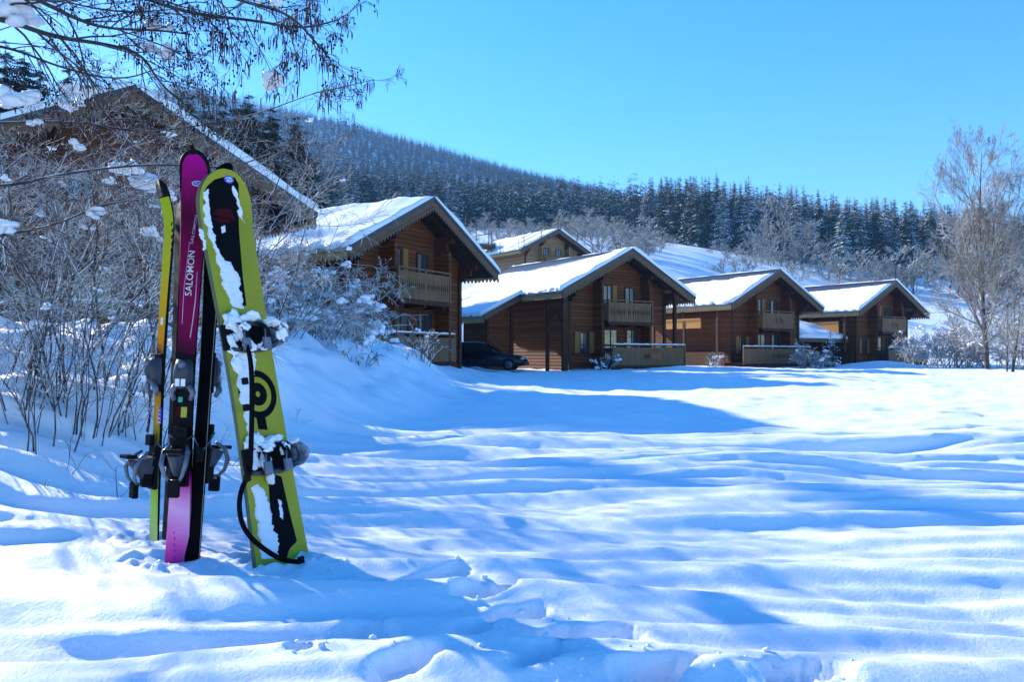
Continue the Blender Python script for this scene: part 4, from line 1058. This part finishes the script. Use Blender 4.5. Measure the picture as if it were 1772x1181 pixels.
def rbox(mb, c, s, m=0, bev=0.25, Rm=None):
    bm = bmesh.new(); bmesh.ops.create_cube(bm, size=1)
    for v in bm.verts: v.co = Vector((v.co.x*s[0], v.co.y*s[1], v.co.z*s[2]))
    bmesh.ops.bevel(bm, geom=bm.edges[:], offset=min(s)*bev, segments=2, profile=0.6, affect='EDGES')
    vs = [(Rm @ v.co if Rm else v.co)+Vector(c) for v in bm.verts]
    mb.add(vs, [tuple(v.index for v in f.verts) for f in bm.faces], m, False); bm.free()
def binding(root, zt, zh, w=0.07, grey=M_greyp):
    # toe piece
    t = MB(); rbox(t, (0, -.022, zt), (w*.95, .014, .17)); toe = t.build('toe_binding', M_blk, root)
    t = MB(); prof = [(-.055, .028), (-.03, .046), (.01, .060), (.045, .050), (.065, .030)]; secs = []
    for (dz, hh) in prof:
        ww = w*.5*(1-abs(dz)*4.5)+.008
        secs.append([Vector((ww*math.cos(a), -.024-hh*max(0, math.sin(a))**.7, zt+dz)) for a in [math.pi*i/10 for i in range(11)]])
    loft(t, secs); t.build('toe_housing', grey, toe, smooth=True)
    t = MB()
    for s in (-1, 1): t.tube([(s*w*.35, -.055, zt-.04), (s*w*.62, -.05, zt-.07), (s*w*.45, -.04, zt-.10)], [.012, .013, .009], 7)
    t.tube([(0, -.06, zt+.04), (0, -.088, zt+.045)], [.018, .014], 12); t.build_each('toe_wing', M_silver, toe)
    t = MB(); t.box((-w*.28, -.0885, zt-.045), (-.003, -.084, zt-.015)); t.box((.003, -.0885, zt-.045), (w*.28, -.084, zt-.015)); t.build('emblem', M_white, toe)
    # heel piece
    h = MB(); rbox(h, (0, -.024, zh), (w*1.0, .018, .20)); rbox(h, (0, -.05, zh-.045), (w*.75, .05, .09)); heel = h.build('heel_binding', M_blk, root)
    h = MB(); secs = []
    for (dz, a, b) in ((-.035, .020, .045), (.0, .030, .07), (.035, .036, .100), (.048, .040, .108)):
        secs.append([Vector((a*math.cos(q)*1.15, -.035-b*max(0, math.sin(q)), zh+dz-.02*max(0, math.sin(q)))) for q in [math.pi*i/7 for i in range(8)]])
    loft(h, secs); h.sm = [False]*len(h.f); h.build('heel_housing', grey, heel, bevel=.003)
    h = MB()
    for s in (-1, 1):
        h.tube([(s*.032, -.06, zh+.07), (s*.046, -.10, zh+.045), (s*.046, -.125, zh), (s*.034, -.12, zh-.045), (s*.015, -.10, zh-.075)], [.006, .009, .010, .008, .006], 8)
    h.tube([(-.02, -.10, zh-.075), (.02, -.10, zh-.075)], .012, 8); h.build('heel_lever', M_silver, heel)
    h = MB(); rbox(h, (0, -.105, zh-.10), (.045, .025, .07)); rbox(h, (0, -.135, zh+.05), (.07, .05, .016), 0); h.build_each('heel_tab', M_blk, heel)
    # ski brake: wire arms and black feet
    h = MB()
    for s in (-1, 1):
        h.tube([(s*.02, -.03, zh+.09), (s*(w*.5+.012), -.035, zh+.11), (s*(w*.5+.022), .004, zh+.07), (s*(w*.5+.026), .05, zh+.03)], .0032, 5)
    br = h.build('brake', M_silver, root)
    h = MB()
    for s in (-1, 1): rbox(h, (s*(w*.5+.03), .066, zh+.02), (.018, .03, .06))
    rbox(h, (0, -.045, zh+.12), (w*.8, .02, .05)); h.build_each('brake_foot', M_blk, br)
L1 = 1.72
# pink ski
Bp = P(306, 992, 3.33); Tp = P(341, 268, 3.43); Mpk = frame(Bp, Tp, (0.12, -1, 0)); Lp = (Tp-Bp).length
def ski_thing(name, M, label, grp):
    o = empty(name, (0, 0, 0), 0, label, 'ski', grp); o.matrix_world = M; return o
GS = 'skis standing upright in the snow'
th = lambda L: (lambda z: 0.005+0.008*max(0, math.sin(math.pi*min(1, z/(L*.88))))**.7)
pink = ski_thing('ski', Mpk, 'pink and magenta ski with white lettering, tallest of the upright skis', GS)
mpk = gradz('pink_topsheet', [(0, (.45, .01, .18)), (.06, (.68, .07, .34)), (.15, (.75, .36, .60)), (.225, (.55, .01, .28)), (.25, (.005, .002, .005)), (.50, (.005, .002, .005)), (.545, (.12, .001, .035)), (.62, (.23, .001, .055)), (.78, (.17, .001, .045)), (.84, (.09, .001, .025)), (.92, (.26, .001, .09)), (.985, (.36, .002, .22))], Lp, xn=.05, rough=.5, spec=.08, coat=0)
ski_body(pink, 'ski_body', Lp, wfun(Lp, .118, .074, .104, .045, .90), .05, .20, th(Lp), [mpk, M_base, mpk])
yt = lambda z: ski_curve(z, Lp, .05, .20)-th(Lp)(z)
def rim_tip(root, L, wf, curl, cl, thf, mat, name='tip_rim'):
    mb = MB(); pl = []; 
    zz = [L-0.16+0.158*i/14 for i in range(15)]
    for s in (-1, 1):
        pts = [Vector((s*wf(z)/2*.96, ski_curve(z, L, curl, cl)-thf(z)*.75, z)) for z in zz]
        mb.tube(pts, [.003+.006*i/14 for i in range(15)], 6)
    mb.ball((0, ski_curve(L, L, curl, cl)-.004, L-.004), (wf(L-.012)*.45, .008, .010), 10, 6); mb.build(name, mat, root)
rim_tip(pink, Lp, wfun(Lp, .118, .074, .104, .045, .90), .05, .20, th(Lp), M_blk)
# white pinstripes on the topsheet
def line_on(root, M, pxs, r, mat, name, yoff, ycur=None):
    mb = MB(); pts = []
    for (px, py) in pxs:
        x, z = plane_px(M, px, py, yoff); pts.append(Vector((x, (ycur(z) if ycur else yoff)-.001, z)))
    mb.tube(pts, r, 4, flat=1.0); return mb.build(name, mat, root)
line_on(pink, Mpk, [(327, 418), (318, 500), (315, 560)], .0012, M_pinkprint, 'pinstripe', -.02, yt)
line_on(pink, Mpk, [(341, 470), (338, 520), (333, 560), (329, 585)], .0022, M_pinkprint, 'pinstripe', -.02, yt)
def text_on(root, s, M, p0, p1, size_px, mat, name, yoff, ycur=None, xs=1.0):
    cu = bpy.data.curves.new(name, 'FONT'); cu.body = s; cu.extrude = 0.0; cu.resolution_u = 3; cu.offset = 0.003
    tmp = bpy.data.objects.new(name, cu); col.objects.link(tmp); dg = bpy.context.evaluated_depsgraph_get()
    me = bpy.data.meshes.new_from_object(tmp.evaluated_get(dg)); bpy.data.objects.remove(tmp)
    a = Vector(plane_px(M, *p0, yoff)); b = Vector(plane_px(M, *p1, yoff)); d = b-a
    xsv = [v.co.x for v in me.vertices]; wd = max(xsv)-min(xsv); k = d.length/wd; hk = size_px*3.35/F/0.72*xs
    e = d.normalized(); nrm = Vector((-e.y, e.x))
    for v in me.vertices:
        q = a+e*((v.co.x-min(xsv))*k)+nrm*(v.co.y*hk)
        v.co = Vector((q.x, (ycur(q.y) if ycur else yoff)-.0012, q.y))
    me.materials.clear(); me.materials.append(mat); o = bpy.data.objects.new(name, me); col.objects.link(o); o.parent = root
    sm = o.modifiers.new('thickness', 'SOLIDIFY'); sm.thickness = .0008; return o
text_on(pink, 'SALOMON', Mpk, (331, 512), (337, 434), 12, M_white, 'lettering', -.02, yt)
text_on(pink, 'SALOMON', Mpk, (333, 422), (341, 372), 5, M_pinkprint, 'lettering', -.02, yt)
def sticker(root, M, c, rx, ry, mat, yoff, ycur=None, name='sticker', rect=False, rot=0.0, th_=.0012):
    cx_, cz_ = plane_px(M, *c, yoff); k = 3.35/F; mb = MB(); n = 20; pl = []
    if rect: base = [(-rx, -ry), (rx, -ry), (rx, ry), (-rx, ry)]
    else: base = [(rx*math.cos(6.283*i/n), ry*math.sin(6.283*i/n)) for i in range(n)]
    for (u, v) in base:
        x = cx_+(u*math.cos(rot)-v*math.sin(rot))*k; z = cz_+(u*math.sin(rot)+v*math.cos(rot))*k; pl.append((x, z))
    yy = [(ycur(z) if ycur else yoff) for x, z in pl]; m = len(pl)
    vs = [Vector((x, y-th_, z)) for (x, z), y in zip(pl, yy)]+[Vector((x, y+.0005, z)) for (x, z), y in zip(pl, yy)]
    mb.add(vs, [tuple(range(m)), tuple(range(2*m-1, m-1, -1))]+[(j, j+m, (j+1) % m+m, (j+1) % m) for j in range(m)])
    return mb.build(name, mat, root)
sticker(pink, Mpk, (341, 317), 9.5, 4.6, M_white, -.02, yt); sticker(pink, Mpk, (341, 317), 8, 3.4, M_blue, -.02, yt, th_=.002); 
line_on(pink, Mpk, [(336, 317), (340, 315), (342, 319), (346, 316)], .0014, M_white, 'sticker_mark', -.02, lambda z: yt(z)-.001)
sticker(pink, Mpk, (312, 692), 3.5, 4.5, M_cyan, -.02, yt, rect=True); sticker(pink, Mpk, (309, 714), 4, 9, M_red, -.02, yt, rect=True); sticker(pink, Mpk, (318, 714), 5, 9, M_ylw, -.02, yt, rect=True)
for k, yy_ in enumerate((921, 931, 942, 953, 964)): line_on(pink, Mpk, [(300.5, yy_), (300.5-1+k % 2*2, yy_+5)], .0016, mpk if False else M_purple, 'print_mark', -.02, yt)
binding(pink, plane_px(Mpk, 303, 650, -.02)[1], plane_px(Mpk, 297, 800, -.02)[1])
# black ski: partner, base towards us
Bb = P(330, 988, 3.31); Tb = P(379, 275, 3.50); Mb = frame(Bb, Tb, (0.35, 0.94, 0)); Lb = (Tb-Bb).length
blk = ski_thing('ski', Mb, 'black ski seen from its base, partner of the pink ski', GS)
ski_body(blk, 'ski_body', Lb, wfun(Lb, .115, .064, .080, .045, .90), .05, .20, th(Lb), [mpk, M_base, M_base])
for s in (-1, 1):
    mb = MB(); wf_ = wfun(Lb, .115, .064, .080, .045, .90)
    mb.tube([(s*(wf_(z)/2-.0005), ski_curve(z, Lb, .05, .20)+.0005, z) for z in [Lb*.88*i/24 for i in range(25)]], .0016, 4); mb.build('steel_edge', M_edge, blk)
binding(blk, plane_px(Mb, 350, 645, 0)[1], plane_px(Mb, 340, 795, 0)[1], w=.066)
# yellow pair
By = P(267, 956, 3.66); Ty = P(298, 316, 3.72); My = frame(By, Ty, (-0.66, -0.75, 0)); Ly = (Ty-By).length
myl = gradz('yellow_topsheet', [(0, (.50, .52, .25)), (.10, (.45, .60, .10)), (.24, (.25, .42, .04)), (.30, (.30, .22, .01)), (.40, (.50, .22, .01)), (.47, (.02, .015, .01)), (.53, (.02, .015, .01)), (.56, (.75, .22, .0)), (.66, (.66, .33, .0)), (.78, (.52, .42, .01)), (.94, (.36, .42, .01))], Ly, xn=.04, rough=.6, spec=.04, coat=0)
yel = ski_thing('ski', My, 'narrow yellow and orange ski with a black tip, leftmost of the upright skis', GS)
wy = wfun(Ly, .098, .066, .086, .05, .90)
ski_body(yel, 'ski_body', Ly, wy, .062, .24, th(Ly), [myl, M_base, M_blk])
yty = lambda z: ski_curve(z, Ly, .062, .24)-th(Ly)(z)
mb = MB(); zz = [Ly-0.075+0.0735*i/10 for i in range(11)]
secs = [[Vector((-wy(z)/2-.002, ski_curve(z, Ly, .062, .24)+.002, z)), Vector((-wy(z)/2-.002, yty(z)-.0015, z)), Vector((wy(z)/2+.002, yty(z)-.0015, z)), Vector((wy(z)/2+.002, ski_curve(z, Ly, .062, .24)+.002, z))] for z in zz]
loft(mb, secs); mb.build('tip_cap', M_blk, yel)
sticker(yel, My, (272, 720), 4, 18, M_orange, -.02, yty, rect=True); sticker(yel, My, (277, 720), 4, 15, M_purple, -.02, yty, rect=True, th_=.002)
for k in range(4): line_on(yel, My, [(275, 710+k*7), (278, 712+k*7)], .002, M_white, 'sticker_mark', -.02, lambda z: yty(z)-.002)
sticker(yel, My, (279, 556), 4, 7, M_white, -.02, yty, rect=True)
for k in range(5): line_on(yel, My, [(294, 384+k*11), (292+k % 2, 390+k*11)], .0035, M_blk, 'print_mark', -.02, yty)
binding(yel, plane_px(My, 268, 645, -.02)[1], plane_px(My, 266, 808, -.02)[1], w=.066)
B2 = P(283, 955, 3.70); T2 = P(312, 300, 3.78); M2 = frame(B2, T2, (0.86, 0.66, 0)); L2 = (T2-B2).length
yel2 = ski_thing('ski', M2, 'dark bluish ski seen edge on, partner of the yellow ski', GS)
mdk = plain('dark_blue_topsheet', (.008, .012, .025), .5, .15)
ski_body(yel2, 'ski_body', L2, wy, .062, .24, th(L2), [mdk, M_base, M_blk])
binding(yel2, L2*.46, L2*.23, w=.066)
# shared heel lump of the two pairs reads through the brakes; nothing else is needed

# ------------------------------------------------------------------ snowboard
Bs = P(492, 1000, 3.30); Ts = P(377, 300, 3.42); Ms = frame(Bs, Ts, (0.87, -0.49, 0.0)); Ls = (Ts-Bs).length
board = empty('snowboard', (0, 0, 0), 0, 'yellow green snowboard with black graphics, two snowy bindings and a hanging strap', 'snowboard'); board.matrix_world = Ms
mbd = NT('board_topsheet'); co = mbd.coord(); n = mbd.noise(co, 5, 4); mbd.l(mbd.ramp(n, [(.3, (.27, .265, .010)), (.7, (.34, .33, .014))]), mbd.b.inputs['Base Color']); mbd = mbd.done(.4, .25)
M_bside = plain('board_sidewall', (0.10, 0.11, 0.05), .5)
def wbf(z):
    s = z/Ls; w = .262+.05*abs((s-.5)*2)**2.0
    r = .17
    if z > Ls-r: q = (z-(Ls-r))/r; w *= math.sqrt(max(0, 1-q**2.1))
    return max(w, .01)
thb = lambda z: .010
ski_body(board, 'deck', Ls, wbf, .05, .26, thb, [mbd, M_base, M_bside], n=80)
ytb = lambda z: ski_curve(z, Ls, .05, .26)-.010
def patch(root, M, poly, mat, name, yoff=-.012, off=.0010, rough_=0, seed=0, thick=.0008, sub=True):
    # flat printed shape following the deck, cut into rows so that it bends with it
    P2 = [plane_px(M, x, y, yoff) for x, y in poly]; rnd_ = random.Random(seed)
    zs = [p[1] for p in P2]; z0, z1 = min(zs), max(zs); rows = max(4, int((z1-z0)/.008)); mb = MB(); prev = None
    L_e = []
    for i in range(rows+1):
        z = z0+(z1-z0)*(i+1e-4)/(rows+2e-4); xs_ = []
        for a, b in zip(P2, P2[1:]+P2[:1]):
            if (a[1]-z)*(b[1]-z) < 0: t = (z-a[1])/(b[1]-a[1]); xs_.append(a[0]+t*(b[0]-a[0]))
        if len(xs_) < 2: prev = None; continue
        x0, x1 = min(xs_), max(xs_)
        if rough_: x0 += rough_*float(noise(z*28, 1, seed)); x1 += rough_*float(noise(z*28, 5, seed+1))
        if x1 < x0+.001: x1 = x0+.001
        y = ytb(z); cur = [Vector((x0, y-off, z)), Vector((x1, y-off, z)), Vector((x1, y-off+thick, z)), Vector((x0, y-off+thick, z))]
        if prev: mb.add(prev+cur, [(0, 1, 5, 4), (1, 2, 6, 5), (2, 3, 7, 6), (3, 0, 4, 7)])
        prev = cur
    return mb.build(name, mat, root)
M_bgr = plain('black_board_print', (0.003, 0.004, 0.006), .7, .05)
patch(board, Ms, [(348,338),(352,325),(362,315),(378,310),(395,312),(404,322),(410,350),(413,385),(417,440),(420,480),(426,532),(408,532),(398,500),(388,465),(375,430),(362,398),(354,370)], M_bgr, 'graphic')
patch(board, Ms, [(441,715),(456,715),(462,745),(446,745)], M_bgr, 'graphic')
patch(board, Ms, [(463,820),(486,825),(500,885),(514,938),(501,950),(496,968),(478,972),(468,900)], M_bgr, 'graphic')
patch(board, Ms, [(364,372),(378,360),(396,362),(408,384),(396,378),(378,374)], M_red, 'print_band', off=.0022)
patch(board, Ms, [(366,378),(380,376),(396,380),(400,388),(380,386)], M_red, 'print_band', off=.0022)
patch(board, Ms, [(382,390),(389,390),(391,404),(384,404)], M_white, 'sticker', off=.0024)
def ring(root, M, c, r0, r1, mat, off, name='graphic', a0=0, a1=6.2832):
    cx_, cz_ = plane_px(M, *c, -.012); mb = MB(); n = 40; y = ytb(cz_)-off; vs = []
    for i in range(n+1):
        a = a0+(a1-a0)*i/n
        for rr_, yy in ((r1, y), (r0, y), (r0, y+.0008), (r1, y+.0008)): vs.append(Vector((cx_+rr_*math.cos(a), yy, cz_+rr_*math.sin(a))))
    fs = [(i*4+j, i*4+(j+1) % 4, i*4+4+(j+1) % 4, i*4+4+j) for i in range(n) for j in range(4)]; mb.add(vs, fs); return mb.build(name, mat, root)
ring(board, Ms, (445, 683), .072, .100, M_bgr, .0010); ring(board, Ms, (445, 683), .012, .048, M_bgr, .0010)
sticker(board, Ms, (386, 315), 11, 6.5, M_blue, -.012, ytb, th_=.0022); sticker(board, Ms, (386, 315), 8.2, 4.2, M_white, -.012, ytb, th_=.0028); 
line_on(board, Ms, [(380, 316), (384, 313), (387, 317), (392, 314)], .0022, M_blue, 'sticker_mark', -.012, lambda z: ytb(z)-.002)
# board bindings
def board_binding(zc, xc, flip, seed, sq):
    r_ = random.Random(seed); y0 = ytb(zc)
    def q(x, y, z): return Vector((xc+x*.9, y0-y*.62, zc+z))
    m = MB(); m.tube([q(0, 0, 0), q(0, .012, 0)], .062, 20); rbox(m, q(.0, .018, .0), (.25, .016, .105), 0, .4); bb = m.build('binding', M_blk, board)
    # side rails and heel loop
    m = MB()
    for s in (-1, 1):
        m.tube([q(-.11, .022, s*.045), q(-.03, .035, s*.055), q(.05, .055, s*.055), q(.10, .085, s*.045)], [.009, .011, .012, .012], 8)
    m.tube([q(.10, .085, .045), q(.135, .10, .03), q(.145, .10, 0), q(.135, .10, -.03), q(.10, .085, -.045)], .012, 8)
    m.build('heel_loop', M_greyp, bb)
    # highback
    m = MB(); secs = []
    for (h, wd, dx) in ((.05, .040, .0), (.08, .048, .004), (.12, .052, .010), (.155, .046, .016), (.175, .030, .020)):
        a_ = [(-1, .0), (-.8, .018), (0, .034), (.8, .018), (1, .0), (.75, .008), (0, .022), (-.75, .008)]
        secs.append([q(.105+dx+c, h, wd*s_) for s_, c in a_])
    loft(m, secs); m.build('highback', M_hb, bb, smooth=True)
    # straps across the boot space
    for (x, h, wd, nm) in ((-.055, .070, .015, 'toe_strap'), (.045, .105, .019, 'ankle_strap')):
        m = MB(); n = 14; vs = []
        for i in range(n+1):
            a = math.pi*i/n; z = -.058*math.cos(a); y = .03+h*math.sin(a)**.8
            for (dx, dy) in ((-wd, 0), (wd, 0), (wd, .008), (-wd, .008)): vs.append(q(x+dx, y+dy, z))
        fs = [(i*4+j, i*4+(j+1) % 4, i*4+4+(j+1) % 4, i*4+4+j) for i in range(n) for j in range(4)]; m.add(vs, fs, 0, True)
        st = m.build(nm, M_blk, bb)
        m = MB(); rbox(m, q(x, .03+h*.85+.008, -.035), (.035, .016, .05)); m.tube([q(x-.02, .05+h*.8, -.05), q(x-.01, .04+h, .02)], .004, 5); m.build('buckle', M_silver, st)
    # packed snow
    m = MB()
    for (x, y, z, a, b, c) in sq: m.lump(q(x, y, z), (a*.7, b*.6, c*.75), r_.random()*50, 26, 16, .6)
    m.build('packed_snow', M_snow_clump, bb)
xa, za = plane_px(Ms, 425, 585, -.02); xb, zb_ = plane_px(Ms, 461, 795, -.02)
board_binding(za, xa-.0, 0, 1, [(-.02, .07, -.045, .05, .03, .03), (.05, .09, -.05, .035, .03, .03), (-.06, .025, .055, .075, .03, .07), (-.09, .02, -.03, .04, .022, .09), (-.04, .02, .0, .05, .03, .05), (.02, .05, .075, .06, .05, .030), (.10, .12, .045, .04, .07, .028), (.145, .12, .02, .022, .05, .04), (.12, .16, -.01, .03, .022, .045), (-.05, .085, .03, .03, .03, .03), (-.075, .012, -.11, .035, .014, .06)])
board_binding(zb_, xb-.0, 0, 2, [(-.02, .06, .05, .05, .03, .03), (.06, .10, .02, .03, .025, .04), (-.05, .025, .055, .075, .035, .06), (-.08, .02, -.01, .04, .025, .06), (-.03, .03, -.02, .03, .05, .07), (.03, .05, .07, .06, .05, .028), (.11, .11, .05, .03, .05, .016), (-.04, .09, .035, .03, .03, .025), (-.01, .03, -.085, .02, .03, .04)])
# snow stuck on the deck
def stuck(poly, seed, th_=.006, rg=.012):
    P2 = [plane_px(Ms, x, y, -.012) for x, y in poly]; zs = [p[1] for p in P2]; z0, z1 = min(zs), max(zs); rows = int((z1-z0)/.006)+3; mb = MB(); prev = None
    for i in range(rows+1):
        z = z0+(z1-z0)*(i+.01)/(rows+.02); xs_ = []
        for a, b in zip(P2, P2[1:]+P2[:1]):
            if (a[1]-z)*(b[1]-z) < 0: t = (z-a[1])/(b[1]-a[1]); xs_.append(a[0]+t*(b[0]-a[0]))
        if len(xs_) < 2: prev = None; continue
        x0 = min(xs_)+rg*float(noise(z*30, 1, seed)+.5*noise(z*90, 1, seed)); x1 = max(xs_)+rg*float(noise(z*30, 7, seed)+.6*noise(z*95, 3, seed))
        x1 = max(x1, x0+.002); cur = []
        for j in range(7):
            t = j/6; x = x0+(x1-x0)*t; e = math.sin(math.pi*t)**.5 if 0 < j < 6 else -.1
            ee = min(1, min(i, rows-i)/4)
            cur.append(Vector((x, ytb(z)-.0012-th_*e*ee*(1+.5*float(noise(x*60, z*50, seed))), z)))
        if prev: mb.add(prev+cur, [(k, k+1, k+8, k+7) for k in range(6)], 0, True)
        prev = cur
    o = mb.build('stuck_snow', M_snow_clump, board); sm = o.modifiers.new('thickness', 'SOLIDIFY'); sm.thickness = .001; return o
stuck([(348,335),(356,330),(360,350),(364,380),(374,420),(388,455),(402,490),(416,535),(402,532),(388,500),(372,440),(358,395),(350,362)], 1)
stuck([(396,325),(404,330),(412,350),(420,378),(421,386),(412,372),(404,345),(398,340)], 2)
stuck([(382,450),(400,452),(414,480),(420,535),(402,530),(392,490)], 3)
stuck([(344,395),(352,398),(358,430),(354,434)], 4, .003)
stuck([(404,585),(425,590),(432,640),(438,680),(432,740),(440,780),(430,760),(414,690),(406,640)], 5)
stuck([(425,600),(440,612),(438,650),(425,640)], 6)
stuck([(432,845),(446,838),(458,850),(468,885),(476,930),(480,968),(452,968),(447,905)], 7, .007)
stuck([(470,920),(480,925),(482,966),(472,966)], 8, .004)
stuck([(480,865),(486,868),(490,900),(484,895)], 9, .002, .006)
# leash strap: ribbon from the upper binding down and round to the tail
mb = MB(); wp = [(424,592,3.30),(432,612,3.22),(436,650,3.17),(436,720,3.16),(434,790,3.18),(432,822,3.22),(420,840,3.20),(413,870,3.17),(417,905,3.15),(432,930,3.14),(455,950,3.13),(480,966,3.14),(500,972,3.16),(520,974,3.20)]
pp = [P(*a) for a in wp]
for _ in range(2):
    o_ = [pp[0]]
    for a, b in zip(pp, pp[1:]): o_ += [a.lerp(b, .25), a.lerp(b, .75)]
    pp = o_+[pp[-1]]
Mi = Ms.inverted(); n = len(pp); vs = []
for i, p in enumerate(pp):
    d = (pp[min(i+1, n-1)]-pp[max(i-1, 0)]).normalized(); s_ = d.cross(Vector((0.25, 1, 0))).normalized(); u_ = s_.cross(d)
    hw = .0105
    for (a, b) in ((-hw, -.0015), (hw, -.0015), (hw, .0015), (-hw, .0015)): vs.append(Mi @ (p+s_*a+u_*b))
mb.add(vs, [(i*4+j, i*4+(j+1) % 4, i*4+4+(j+1) % 4, i*4+4+j) for i in range(n-1) for j in range(4)]+[(3, 2, 1, 0), (n*4-4, n*4-3, n*4-2, n*4-1)], 0, True)
ls = mb.build('strap', M_strap, board)
mb = MB()
for (px, py, D_) in ((521, 970, 3.19), (428, 828, 3.21), (424, 660, 3.24), (426, 706, 3.22)):
    rbox(mb, Mi @ P(px, py, D_), (.024, .018, .028))
mb.build_each('strap_buckle', M_blk, ls)

# crumbs of broken snow round the footprints and ski tails
rc = random.Random(33); mb = MB()
for (px, py, L_f, W_f, dp) in FOOT+[(300,985,.2,.1,.1),(262,945,.15,.1,.1),(500,985,.25,.1,.1),(560,985,.2,.1,.1)]:
    D_ = CAMZ/((py-HZ)/F); fx = (px-CX)/F*D_
    for k in range(7):
        a = rc.uniform(0, 6.28); rr_ = rc.uniform(.6, 1.5)*L_f*.55; x = fx+rr_*math.cos(a); y = D_+rr_*math.sin(a)*.8; s_ = rc.choice((.003, .004, .006, .010))*rc.uniform(.7, 1.2)
        mb.lump((x, y, hz(x, y)+s_*.3), (s_, s_, s_*.8), rc.random()*60, 7, 5, .7)
tag(mb.build('snow_crumbs', M_snow_clump), 'crumbs of broken snow scattered round the footprints and ski tails', 'snow', kind='stuff')
# keep unused helpers out of sight: every prototype has been placed
for o in list(bpy.data.objects):
    if o.type == 'EMPTY' and o.parent is None and o.location.z < -400:
        for c in list(o.children): bpy.data.objects.remove(c)
        bpy.data.objects.remove(o)
